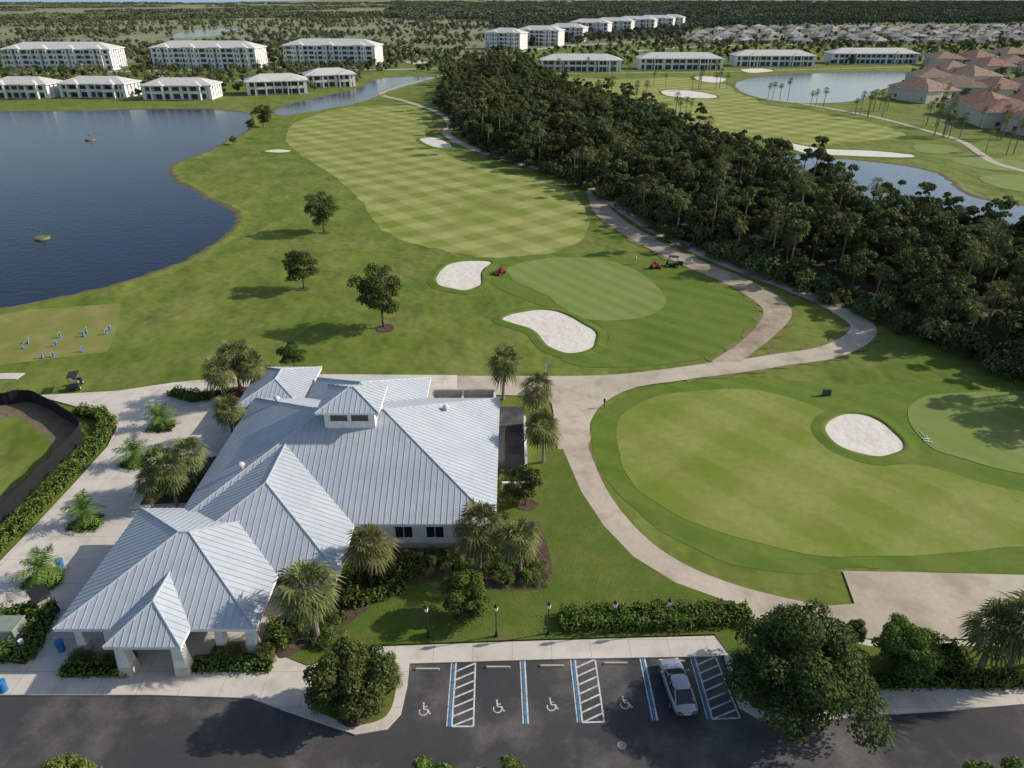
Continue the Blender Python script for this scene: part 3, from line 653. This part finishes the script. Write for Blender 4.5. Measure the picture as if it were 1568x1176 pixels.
hedge('hedge',[(1335,1050),(1450,1046)],1.1,.7,z0=.2); hedge('hedge',[(1468,1050),(1640,1044)],1.1,.8,z0=.2); hedge('hedge',[(1395,1020),(1450,1015)],2.2,1.2,z0=.2)
hedge('hedge',[(580,888),(635,876)],1.8,1.2,z0=.2); hedge('hedge',[(545,885),(538,930)],1.0,.9,z0=.2); hedge('hedge',[(560,925),(612,905)],1.0,.7,z0=.2)
hedge('hedge',[(440,980),(520,950)],.9,.5,z0=.2)
sb=[]
for (a,b_,c_,d_,n) in ((650,850,760,885,34),(765,850,830,900,30),(770,740,800,830,14),(430,940,520,995,22),(530,870,570,900,12),(220,735,325,775,20),(345,600,395,640,18),(870,935,1120,962,24),(110,1012,195,1022,10),(310,1005,410,1015,12),(590,1010,606,1060,8),(1130,1000,1180,1080,10),(495,1020,600,1095,14)):
    for _ in range(n): sb.append((*G(random.uniform(a,c_),random.uniform(b_,d_)),.2))
scatter('shrubbery',sb,SHR+SAW,.45,.95)
put('flowering_shrub',tree_mesh('bougainvillea_mesh',1.1,.8,1.0,9,700,.12,M['pink'],77,.05,clr=.5),G(358,612),1)
FT=[tree_mesh('ft_mesh',9,3.4,7,22,3000,.34,M['forestleaf'],100+i,.2,clr=.27,spread=1.4) for i in range(5)]
FT+=[tree_mesh('ftt_mesh',12.5,1.9,4.5,10,1000,.3,M['forestleaf'],120+i,.15) for i in range(2)]
FP=[palm_mesh('fp_mesh',8.5,2.2,28,60+i,True,M['palmleaf'],.17,7) for i in range(2)]
US=[tree_mesh('us_mesh',2.6,2.0,2.6,9,800,.28,M['forestleaf'],140+i,.05,clr=.5) for i in range(2)]
forest=GL([(690,122),(682,140),(676,158),(700,198),(745,232),(810,256),(880,277),(945,312),(1010,350),(1080,385),(1150,411),(1230,441),(1330,482),(1430,525),(1500,548),(1590,580),(1700,620),(1800,560),(1700,430),(1600,395),(1500,362),(1400,352),(1300,318),(1220,283),(1150,255),(1060,222),(960,172),(870,148),(800,118),(740,104)])
pts=fill(forest,4.7,dens=lambda x,y:.97)
scatter('forest',pts,FT+FP,.6,1.2,zs=(.75,1.2),weights=[.15,.15,.15,.15,.13,.05,.04,.10,.08])
edge=[]
sf=smooth_loop(forest,10)
for x,y in sf:
    for _ in range(2): edge.append((x+random.uniform(-2.5,2.5),y+random.uniform(-2,3)))
edge+=fill(forest,6.5)
scatter('undergrowth',edge,US+SAW,.5,1.5)
sheet('forest_floor',[(x,y) for x,y in forest],.1,M['floor'],True,True,n=3,wob=1.5)
pp=[]
for px,py,n,sp in ((1062,138,3,6),(1012,132,2,5),(1110,136,3,5),(1180,152,4,8),(1245,164,3,5),(1330,178,5,8),(1345,170,3,6),(1450,210,7,7),(1440,195,4,6),(995,160,4,7),(1050,182,4,6),(950,118,3,8),(905,115,2,6),(1540,235,3,6),(1560,215,4,6),(850,118,3,5),(1090,118,2,5)):
    x,y=G(px,py)
    for _ in range(n): pp.append((x+random.gauss(0,sp*.5),y+random.gauss(0,sp*.5)))
scatter('palm_grove',pp,FP,.7,1.0)
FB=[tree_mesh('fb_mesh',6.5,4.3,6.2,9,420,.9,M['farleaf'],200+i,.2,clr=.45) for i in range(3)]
GB=[tree_mesh('gb_mesh',6.5,3.6,5.6,12,900,.55,M['forestleaf'],230+i,.2,clr=.4) for i in range(2)]
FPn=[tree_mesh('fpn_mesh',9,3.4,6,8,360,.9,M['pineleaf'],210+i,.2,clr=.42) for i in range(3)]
def nz(x,y,s,o=0): return noise.noise(Vector((x*s+o,y*s,o)))*.5+.5
left=GL([(-500,95),(0,101),(200,97),(640,92),(700,86),(780,72),(740,24),(-500,24)])
def dl(x,y):
    d=nz(x,y,.006)*.75+nz(x,y,.02,9)*.5-.5
    return max(0,min(1,d*(2.6 if y<850 else 1.1)+(.2 if y<850 else .03)))
pts=fill(left,8.5,dens=dl,excl=[LP[4]])
scatter('marsh_trees',pts,FB+GB[:1],.35,1.0,weights=[.3,.3,.25,.15])
right=GL([(780,72),(1045,60),(1070,45),(1300,38),(1600,36),(2100,38),(2100,24),(740,24)])
pts=fill(right,9,dens=lambda x,y:min(1,.25+nz(x,y,.006,4)))
scatter('pine_forest',pts,FPn+FB[:1],.7,1.25)
def clump(name,mat,seed):
    rs=np.random.RandomState(seed); C=[];Nn=[]
    for i in range(14):
        c=np.array([rs.uniform(-26,26),rs.uniform(-16,16),3]); d=rs.normal(size=(26,3)); d/=np.linalg.norm(d,axis=1,keepdims=True); d[:,2]=abs(d[:,2])
        C.append(c+d*np.array([4.5,4.5,3+3*rs.rand()])); Nn.append(d)
    return cloudmesh(name,leafquads(np.vstack(C),np.vstack(Nn),2.6,rs),MB(),[mat],0)
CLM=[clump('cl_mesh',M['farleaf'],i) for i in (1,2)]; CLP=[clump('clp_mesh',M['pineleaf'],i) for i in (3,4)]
pts=[]
for _ in range(9000):
    y=1750*math.exp(random.random()*1.5); x=random.uniform(-.85,.1)*y
    if nz(x,y,.0016)>.55 : pts.append((x,y))
scatter('distant_marsh_trees',pts,CLM,.5,1.1)
pts=[]
for _ in range(8000):
    y=1750*math.exp(random.random()*1.8); x=random.uniform(-.15,.9)*y
    if x<.08*y and random.random()<.5: continue
    if nz(x,y,.002,3)>.38: pts.append((x,y))
for _ in range(700):
    y=random.uniform(5600,6400); x=random.uniform(-.9,.9)*y; pts.append((x,y))
scatter('distant_pine_forest',pts,CLP,.8,1.4)
foot=[]
def fq(u0,u1,vb,dep):
    a,b_=G(u0,vb),G(u1,vb); foot.append([(a[0]-1,a[1]-2),(b_[0]+1,a[1]-2),(b_[0]+1,a[1]+dep+4),(a[0]-1,a[1]+dep+4)])
for q_ in ((5,178,108,22),(230,402,105,22),(432,584,100,22),(-20,80,151,16),(90,200,150,16),(217,328,153,16),(372,466,145,17),(462,540,134,17),(825,955,110,18),(975,1110,107,18),(1122,1250,102,18),(1270,1408,98,18)): fq(*q_)
pts=fill(GL([(-80,147),(340,150),(345,146),(470,142),(545,131),(560,118),(600,108),(690,108),(690,92),(600,92),(200,96),(-80,101)]),7.5,dens=lambda x,y:.62,excl=foot)
pts+=fill(GL([(730,85),(1050,62),(1568,62),(1568,76),(1415,98),(820,106),(800,100)]),9,dens=lambda x,y:.5,excl=foot)
pts+=fill(GL([(1380,135),(1400,105),(1440,88),(1620,80),(1700,200),(1568,215),(1480,190),(1400,165)]),9,dens=lambda x,y:.45)
pts+=fill(GL([(1055,66),(1075,44),(1300,40),(1600,39),(1900,42),(1800,60)]),16,dens=lambda x,y:.5)
pts+=fill(GL([(640,110),(700,84),(780,78),(830,98),(760,106),(690,116)]),8,dens=lambda x,y:.8)
scatter('garden_trees',pts,[FB[0],GB[0],GB[1],FP[0]],.35,.85,weights=[.2,.27,.25,.28])

# ------------------------------------------------------------ far buildings
def apartment(name,pos,w,d,st,rz,roof,seed,bays=True,fh=3.2):
    rs=random.Random(seed); mb=MB(); h=st*fh
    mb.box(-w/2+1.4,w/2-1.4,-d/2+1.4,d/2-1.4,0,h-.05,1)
    for k in range(1,st+1): mb.box(-w/2+.3,w/2-.3,-d/2+.3,d/2-.3,k*fh-.4,k*fh,0)
    for k in range(st):
        mb.box(-w/2+.35,w/2-.35,-d/2+.35,-d/2+.5,k*fh+.02,k*fh+(.9 if k else .3),0); mb.box(-w/2+.35,w/2-.35,d/2-.5,d/2-.35,k*fh+.02,k*fh+.75,0)
    x=-w/2
    while x<w/2-.5:
        pw=rs.choice((.9,2.2,4.2,3.2)) if bays else rs.choice((.5,.5,1.4))
        if x+pw>w/2: pw=w/2-x
        for y0,y1 in ((-d/2,-d/2+1.6),(d/2-1.6,d/2)): mb.box(x,x+pw,y0,y1,0,h+.02,0)
        if pw>2:
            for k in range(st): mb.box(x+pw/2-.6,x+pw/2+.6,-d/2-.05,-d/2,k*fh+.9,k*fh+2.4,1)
        x+=pw+rs.uniform(2.8,4.2)
    for sx in (-1,1):
        a,b_=(-w/2-.02,-w/2+1.6) if sx<0 else (w/2-1.6,w/2+.02)
        y=-d/2+.02
        while y<d/2-1: mb.box(a,b_,y,min(y+2.2,d/2-.02),0,h+.01,0); y+=3.4
        mb.box(a+.05,b_-.05,-d/2+.1,d/2-.1,0,1,0)
    if bays:
        n=max(2,int(w/18))
        for i in range(n):
            cx=-w/2+(i+.5)*w/n; bw=3.8
            mb.box(cx-bw,cx-bw+2.6,-d/2-1.6,-d/2+1,0,h+.6,0); mb.box(cx+bw-2.6,cx+bw,-d/2-1.6,-d/2+1,0,h+.6,0)
            for k in range(st):
                mb.box(cx-bw+.8,cx-bw+1.8,-d/2-1.66,-d/2-1.6,k*fh+1,k*fh+2.4,1); mb.box(cx+bw-1.8,cx+bw-.8,-d/2-1.66,-d/2-1.6,k*fh+1,k*fh+2.4,1)
            mb.hip(cx-bw-.8,cx+bw+.8,-d/2-2.3,d/2-2,h+.85,.4,2,0,.3)
    else:
        for sx in (-.27,.27):
            cx=sx*w; mb.box(cx-3,cx-2.4,-d/2-1.8,-d/2,0,h,0); mb.box(cx+2.4,cx+3,-d/2-1.8,-d/2,0,h,0); mb.box(cx-2.4,cx+2.4,-d/2-1.7,-d/2-1.5,fh-.3,fh+.8,0)
            mb.hip(cx-3.8,cx+3.8,-d/2-2.6,0,h+.43,.42,2,0,.3)
    mb.hip(-w/2-.9,w/2+.9,-d/2-.9,d/2+.9,h+.4,.34,2,0,.4)
    o=mb.obj(name,[M['stucco'],M['opening'],roof],(pos[0],pos[1],.05),rz); return o
def bspan(name,u0,u1,vb,dep,st,rz,roof,seed,bays,fh=3.2):
    a,b_=G(u0,vb),G(u1,vb); w=(b_[0]-a[0])*.94; o=apartment(name,((a[0]+b_[0])/2,a[1]+dep/2),w,dep,st,rz,roof,seed,bays,fh); return o
bspan('apartment_building',5,178,108,22,4,.02,M['roofpale'],1,True,3.2)
bspan('apartment_building',230,402,105,22,4,-.05,M['roofpale'],2,True,3.2)
bspan('apartment_building',432,584,100,22,4,-.1,M['roofpale'],3,True,3.2)
for (a,b_,vb,rz,sd) in ((-20,80,151,-.03,4),(90,200,150,-.05,5),(217,328,153,.02,6),(372,466,145,.3,7),(462,540,134,.35,8)):
    bspan('villa',a,b_,vb,15,2,rz,M['roofpale'],sd,False,3.1)
for (a,b_,vb,sd) in ((825,955,110,11),(975,1110,107,12),(1122,1250,102,13),(1270,1408,98,14)):
    bspan('coach_house',a,b_,vb,18,2,-.03,M['roofpale'],sd,False,3.4)
for i,(uc,vb,wd) in enumerate(((775,76,48),(828,70,56),(868,64,50),(905,59,50),(940,55,50),(975,51,50),(1005,48,46),(1030,46,30))):
    x,y=G(uc,vb); apartment('apartment_building',(x,y+12),wd*y/900*.9,22,4,-.35,M['roofpale'],30+i,True,3.5 if y<900 else 4.2)
def house_mesh(nm,seed,roof,wall,big=1):
    rs=random.Random(seed); mb=MB(); w,d=15*big,18*big; h=3.2 if big<1.15 else 5.6
    mb.box(-w/2,w/2,-d/2,d/2,0,h,0); mb.box(-w/2-2.5,-1,-d/2-3,d/2-8,0,h-.2,0)
    mb.hip(-w/2-.6,w/2+.6,-d/2-.6,d/2+.6,h+.2,.42,1,0,.25); mb.hip(-w/2-3,-.5,-d/2-3.6,d/2-7,h-.05,.42,1,0,.25)
    if big>1.1: mb.hip(0,w/2+2.5,-d/2-2.5,2,h-.6,.45,1,0,.25)
    for x in (1,4,-5): mb.box(x,x+1.8,-d/2-(.06 if x>0 else 3.06),-d/2-(0 if x>0 else 3),.9,2.3,2)
    if h>4:
        for x in (1,4): mb.box(x,x+1.8,-d/2-.06,-d/2,3.7,5,2)
        for y in (-6,-1,4): mb.box(w/2,w/2+.06,y,y+1.8,3.7,5,2); mb.box(w/2,w/2+.06,y,y+1.8,.9,2.3,2)
    for y in (-5,0,5): mb.box(-w/2-.06,-w/2,y,y+1.5,.9,2.3,2)
    return mb.mesh(nm,[wall,roof,M['opening']])
HM=[house_mesh('house_mesh',1,M['roofgrey'],M['cream']),house_mesh('house_mesh',2,plain('taupe_roof',(.27,.235,.2),.9,.2),M['stucco']),house_mesh('house_mesh',3,plain('pale_shingle',(.36,.345,.32),.9,.2),M['cream'])]
rs=random.Random(4)
for row,(v0,u0,u1) in enumerate(((66,1060,1620),(60,1065,1640),(55,1075,1700),(51,1085,1750),(47.5,1100,1800),(44.5,1130,1850))):
    u=u0
    while u<u1:
        x,y=G(u,v0+rs.uniform(-.8,.8)); o=bpy.data.objects.new('house',HM[rs.randrange(3)]); o.location=(x,y,.05); o.rotation_euler=(0,0,rs.choice((0,1.57,.2,-.2))+rs.uniform(-.1,.1)); link(o)
        u+=(27+rs.uniform(0,12))*1088/y
TM=[house_mesh('tile_house_mesh',5,M['roofbrown'],M['cream'],1.2),house_mesh('tile_house_mesh',6,M['roofterra'],M['cream'],1.2)]
for px,py,k,rz in ((1405,152,0,.4),(1420,132,0,-.1),(1450,118,0,.1),(1480,128,0,.3),(1460,148,0,1.2),(1510,112,1,.1),(1545,108,0,-.2),(1590,112,1,.2),(1500,178,1,.5),(1535,192,1,1.4),(1575,178,1,.3),(1560,150,0,.2),(1440,100,0,0),(1490,98,1,.2),(1540,92,0,.1),(1600,95,0,0),(1600,205,1,.4),(1520,150,1,.1)):
    x,y=G(px,py); o=bpy.data.objects.new('tile_roof_house',TM[k]); o.location=(x,y,.05); o.rotation_euler=(0,0,rz); link(o)

# ------------------------------------------------------------ lamps
def lamp(px,py):
    x,y=G(px,py); e=empty('street_lamp',(x,y,.2)); mb=MB()
    mb.tube([(0,0,0),(0,0,.5),(0,0,.6),(0,0,2.7)],[.11,.09,.05,.04],10,0); mb.disc((0,0,.02),(0,0,1),.16,.06,12,0); mb.obj('post',[M['dark']],parent=e)
    mb=MB(); mb.tube([(0,0,2.75),(0,0,3.15)],[.12,.2],6,0); mb.obj('lantern_glass',[M['white']],parent=e)
    mb=MB(); mb.tube([(0,0,2.68),(0,0,2.75)],[.05,.14],6,0); mb.tube([(0,0,3.15),(0,0,3.3),(0,0,3.45)],[.2,.09,.015],6,0); mb.obj('lantern_cap',[M['dark']],parent=e)
for p in ((656,978),(760,977),(839,973),(938,971),(1019,968)): lamp(*p)

# ------------------------------------------------------------ vehicles
def car(px,py,rz,paint):
    x,y=G(px,py); e=empty('parked_car',(x,y,.06),rz)
    st=[(-2.38,.60,.42,.62),(-2.25,.80,.28,.82),(-1.9,.88,.22,.93),(-1.2,.91,.2,.95),(0,.92,.2,.92),(1.0,.91,.2,.89),(1.5,.90,.2,.81),(2.0,.84,.24,.71),(2.28,.70,.32,.6),(2.38,.50,.4,.52)]
    bm=MB(); rings=[]
    for yy,hw,zl,zb in st:
        rings.append([(-hw*.9,yy,zl),(-hw,yy,zl+(zb-zl)*.35),(-hw*.985,yy,zl+(zb-zl)*.75),(-hw*.86,yy,zb),(-hw*.4,yy,zb+.035),(hw*.4,yy,zb+.035),(hw*.86,yy,zb),(hw*.985,yy,zl+(zb-zl)*.75),(hw,yy,zl+(zb-zl)*.35),(hw*.9,yy,zl)])
    n=10; vs=[p for r in rings for p in r]; fs=[]
    for i in range(len(rings)-1):
        for k in range(n-1): fs.append((i*n+k,i*n+k+1,(i+1)*n+k+1,(i+1)*n+k))
        fs.append((i*n+n-1,i*n,(i+1)*n,(i+1)*n+n-1))
    fs.append(tuple(range(n))[::-1]); fs.append(tuple((len(rings)-1)*n+k for k in range(n))); bm.add(vs,fs,0)
    o=bm.obj('body',[paint],parent=e,smooth=True); sd=o.modifiers.new('s','SUBSURF'); sd.levels=1; sd.render_levels=2
    gh=MB()
    s2=[(-1.85,.66,.93,.95),(-.95,.74,.93,1.35),(-.3,.75,.93,1.42),(.25,.74,.93,1.37),(1.15,.70,.88,.92)]
    vs=[];fs=[]
    for yy,hw,zb,zt in s2: vs+=[(-hw*1.06,yy,zb-.03),(-hw*.8,yy,zt),(hw*.8,yy,zt),(hw*1.06,yy,zb-.03)]
    for i in range(4):
        for k in range(3): fs.append((i*4+k,i*4+k+1,(i+1)*4+k+1,(i+1)*4+k))
    gh.add(vs,fs,0); gh.obj('windows',[M['glass']],parent=e)
    rf=MB(); vs=[];fs=[]
    for yy,hw,z in ((-.98,.57,1.36),(-.7,.61,1.41),(-.3,.62,1.44),(0,.61,1.425),(.28,.57,1.38)): vs+=[(-hw,yy,z-.03),(-hw*.6,yy,z+.005),(hw*.6,yy,z+.005),(hw,yy,z-.03)]
    for i in range(4):
        for k in range(3): fs.append((i*4+k,i*4+k+1,(i+1)*4+k+1,(i+1)*4+k))
    rf.add(vs,fs,0)
    for sx in (-1,1):
        rf.tube([(sx*.74,1.12,.92),(sx*.59,.28,1.37)],[.035,.035],6,0); rf.tube([(sx*.70,-1.82,.95),(sx*.58,-.96,1.36)],[.05,.045],6,0); rf.tube([(sx*.8,-.3,.95),(sx*.62,-.3,1.42)],[.03,.03],6,0)
        rf.box(sx*.98-.1,sx*.98+.1,.75,.9,.95,1.08,0,.02)
    rf.obj('roof_and_pillars',[paint],parent=e,smooth=True)
    wh=MB()
    for sx in (-1,1):
        for yy in (-1.42,1.45): wh.disc((sx*.84,yy,.32),(1,0,0),.33,.22,20,0); wh.disc((sx*.94,yy,.32),(1,0,0),.2,.05,12,1)
    wh.obj('wheels',[M['rubber'],M['silver']],parent=e)
    li=MB()
    for sx in (-1,1): li.box(sx*.55-.17,sx*.55+.17,-2.36,-2.24,.62,.74,0,.01); li.box(sx*.6-.14,sx*.6+.14,2.2,2.3,.52,.62,1,.01)
    li.box(-.25,.25,-2.4,-2.3,.5,.6,1); li.obj('lights',[M['red'],M['white']],parent=e)
car(1036,1058,.09,M['silver'])
def golf_cart(px,py,rz,name='golf_cart',bodym='dark',bed=False,roofm='dark',z=.17):
    x,y=G(px,py); e=empty(name,(x,y,z),rz); mb=MB()
    mb.box(-.55,.55,-1.15,1.1,.28,.42,0,.03); mb.box(-.58,.58,-1.2,-.35,.42,.78,0,.06); mb.box(-.55,.55,.65,1.2,.42,.85,0,.14)
    mb.box(-.52,.52,-.55,-.05,.78,.9,1,.03); mb.box(-.5,.5,-.65,-.52,.85,1.3,1,.02)
    if bed: mb.box(-.6,.6,-1.9,-.8,.55,.62,0); mb.box(-.6,-.56,-1.9,-.8,.62,.9,0); mb.box(.56,.6,-1.9,-.8,.62,.9,0); mb.box(-.56,.56,-1.9,-1.86,.62,.9,0)
    mb.tube([(-.25,.7,.85),(-.25,.4,1.1)],[.02,.02],6,2); mb.disc((-.25,.38,1.12),(0,.6,.6),.17,.03,12,2)
    mb.obj('body',[M[bodym],M['seat'],M['dark']],parent=e)
    r=MB()
    for sx in (-.5,.5):
        r.tube([(sx,.95,.8),(sx,.55,1.85)],[.025,.025],6,0); r.tube([(sx,-.9,.75),(sx,-.75,1.85)],[.025,.025],6,0)
    r.box(-.62,.62,-1.05,.8,1.85,1.93,1,.04); r.obj('canopy',[M['dark'],M[roofm]],parent=e)
    wh=MB()
    for sx in (-1,1):
        for yy in (-.8,.85): wh.disc((sx*.52,yy,.23),(1,0,0),.24,.18,14,0); wh.disc((sx*.62,yy,.23),(1,0,0),.12,.03,10,1)
    wh.obj('wheels',[M['rubber'],M['white']],parent=e)
golf_cart(118,594,.3,z=.12); golf_cart(70,935,.9,'utility_cart',bed=True)
golf_cart(1029,408,1.3,'utility_cart',bed=True,z=.05)
def mower(px,py,rz,z=.1):
    x,y=G(px,py); e=empty('riding_mower',(x,y,z),rz); mb=MB()
    mb.box(-.45,.45,-1.1,-.1,.45,1.05,0,.08); mb.box(-.5,.5,-.1,.7,.42,.55,1,.02); mb.box(-.25,.25,-.15,.3,.9,1.0,1,.02); mb.box(-.25,.25,-.25,-.14,.95,1.45,1,.02); mb.box(-.2,.2,.6,.8,.5,1.05,0,.03)
    for sx in (-.42,.42): mb.tube([(sx,-.4,.9),(sx,-.45,2.0)],[.03,.03],6,1)
    mb.tube([(-.42,-.45,2.0),(.42,-.45,2.0)],[.03,.03],6,1)
    for cx,cy in ((-.85,.7),(.85,.7),(0,1.05)): mb.box(cx-.42,cx+.42,cy-.2,cy+.2,.15,.4,0,.04); mb.disc((cx,cy-.3,.14),(1,0,0),.11,.8,12,1)
    for cx,cy,r in ((-.62,.2,.34),(.62,.2,.34),(-.45,-.95,.28),(.45,-.95,.28)): mb.disc((cx,cy,r),(1,0,0),r,.25,14,1)
    mb.obj('machine',[M['red'],M['dark']],parent=e); e.scale=(.85,.85,.85); return e
mower(765,420,2.2); mower(1003,411,-1.0)
def person(px,py,rz,z=.06):
    x,y=G(px,py); me=bpy.data.meshes.new('groundskeeper')
    V=[(0,0,.95),(0,0,1.2),(0,0,1.42),(0,.01,1.52),(0,.02,1.68),(-.2,0,1.4),(-.27,.02,1.12),(-.24,.2,.92),(.2,0,1.4),(.28,-.02,1.12),(.25,.12,.88),(-.1,0,.9),(-.13,.08,.5),(-.13,.02,.08),(-.13,.17,.05),(.1,0,.9),(.13,-.06,.5),(.13,-.16,.1),(.13,-.02,.05)]
    E=[(0,1),(1,2),(2,3),(3,4),(2,5),(5,6),(6,7),(2,8),(8,9),(9,10),(0,11),(11,12),(12,13),(13,14),(0,15),(15,16),(16,17),(17,18)]
    R=[.15,.14,.16,.06,.11,.08,.05,.035,.08,.05,.035,.1,.07,.05,.045,.1,.07,.05,.045]
    me.from_pydata(V,E,[]); me.materials.append(M['cloth']); o=bpy.data.objects.new('groundskeeper',me); link(o)
    md=o.modifiers.new('skin','SKIN')
    if me.skin_vertices:
        sv=me.skin_vertices[0].data
        for i,r in enumerate(R): sv[i].radius=(r,r)
        sv[0].use_root=True
    o.modifiers.new('sub','SUBSURF').levels=1
    o.location=(x,y,z); o.rotation_euler=(0,0,rz); return o
person(973,405,1.0)
def bagstand(px,py):
    x,y=G(px,py); mb=MB(); mb.box(-.35,.35,-.2,.2,0,.12,0,.02); mb.tube([(0,.1,.1),(0,-.1,.85)],[.12,.14],10,0); mb.tube([(-.3,0,.1),(-.3,0,.8),(.3,0,.8),(.3,0,.1)],[.03]*4,6,1)
    for k in range(5): mb.tube([(math.cos(k)*.08,-.1,.8),(math.cos(k)*.14,-.2+math.sin(k)*.08,1.1)],[.012,.012],4,1)
    o=mb.obj('golf_bag_stand',[M['blue'],M['white']],(x,y,.07),random.random()*3); o.scale=(.8,.8,.8)
for p in ((38,534),(44,526),(86,530),(92,517),(128,516),(133,510),(163,512),(168,506),(66,549),(82,547),(126,539)): bagstand(*p)
x,y=G(15,577); sheet('tee_mat',[(x-2,y-.9),(x+1.4,y-.8),(x+1.5,y+.9),(x-2,y+.8)],.12,M['concrete'],False,True,slab=.03)
for px,py in ((1412,668),(1418,672)):
    x,y=G(px,py); mb=MB(); mb.tube([(-.8,0,.05),(.8,.2,.05)],[.03,.03],6,0); mb.box(.7,.8,-.2,.6,.02,.08,0); mb.obj('bunker_rake',[M['white']],(x,y,.1),px)
for px,py in ((1262,606),(1268,606)):
    x,y=G(px,py); mb=MB(); mb.box(-.25,.25,-.2,.2,0,.8,0,.03); mb.box(-.28,.28,-.24,.24,.8,.9,0,.05); mb.obj('utility_box',[plain('green_box',(.05,.08,.05),.6)],(x,y,.05))
for px,py,s in ((65,366,1.5),(138,215,1.7)):
    x,y=G(px,py); mb=MB(); mb.disc((0,0,.12),(0,0,1),1.0*s,.3,20,0); mb.disc((0,0,.3),(0,0,1),.85*s,.12,20,1); mb.tube([(0,0,.3),(0,0,2.0)],[.05,.03],8,2); mb.box(-.3,.3,-.05,.05,1.5,1.7,2)
    mb.obj('floating_fountain',[M['roofbrown'],M['rough'],M['roofbrown']],(x,y,.1))
for px,py in ((96,998),(8,1060),(95,872)):
    x,y=G(px,py); mb=MB(); mb.tube([(0,0,0),(0,0,.85)],[.26,.31],14,0); mb.tube([(0,0,.85),(0,0,.93),(0,0,1.0)],[.34,.34,.15],14,0); mb.obj('waste_bin',[M['blue']],(x,y,.17))
x,y=G(18,975); mb=MB(); mb.box(-1,1,-.8,.8,0,1.2,0,.03); mb.box(-1.05,1.05,-.85,.85,1.2,1.28,0,.05); mb.obj('transformer_box',[plain('grey_green',(.2,.24,.2),.6)],(x,y,.2))
x,y=G(40,1000); mb=MB(); mb.tube([(0,0,0),(0,0,1.0)],[.05,.05],8,0); mb.disc((0,0,1.05),(0,0,1),.18,.3,12,1); mb.obj('bollard_light',[M['dark'],M['white']],(x,y,.2))
x,y=G(835,572); mb=MB(); mb.tube([(0,0,0),(0,0,.9)],[.05,.05],8,0); mb.disc((0,0,.95),(0,-1,.3),.3,.08,16,0); mb.obj('course_sign',[M['cream']],(x,y,.1))
x,y=G(925,625); mb=MB(); mb.tube([(0,0,0),(0,0,1.1)],[.05,.05],8,0); mb.box(-.12,.12,-.06,.06,.8,1.2,0); mb.obj('bollard_post',[M['dark']],(x,y,.1))

# ------------------------------------------------------------ light, world, camera
AZ=math.radians(12); EL=math.radians(30)
sd=Vector((math.cos(EL)*math.cos(AZ),math.cos(EL)*math.sin(AZ),math.sin(EL)))
sl=bpy.data.lights.new('sun','SUN'); sl.energy=5.0; sl.angle=math.radians(.8); sl.color=(1,.92,.81)
so=bpy.data.objects.new('sun',sl); so.rotation_euler=sd.to_track_quat('Z','Y').to_euler(); so.location=(60,20,60); link(so)
wd=bpy.data.worlds.new('World'); scene.world=wd; wd.use_nodes=True; nt=wd.node_tree
sk=nt.nodes.new('ShaderNodeTexSky'); sk.sky_type='NISHITA'; sk.sun_disc=False; sk.sun_elevation=EL; sk.sun_rotation=math.pi/2-AZ; sk.air_density=1.0; sk.dust_density=1.5
bg=nt.nodes['Background']; bg.inputs['Strength'].default_value=.15; nt.links.new(sk.outputs[0],bg.inputs['Color'])
cam=bpy.data.cameras.new('camera'); cam.sensor_width=36; cam.lens=36*F/1568; cam.clip_start=.5; cam.clip_end=90000
co=bpy.data.objects.new('camera',cam); co.location=(0,0,H); co.rotation_euler=(math.pi/2-PITCH,0,0); link(co); scene.camera=co
scene.view_settings.view_transform='Standard'; scene.view_settings.look='None'; scene.view_settings.exposure=0
print('objects',len(bpy.data.objects))
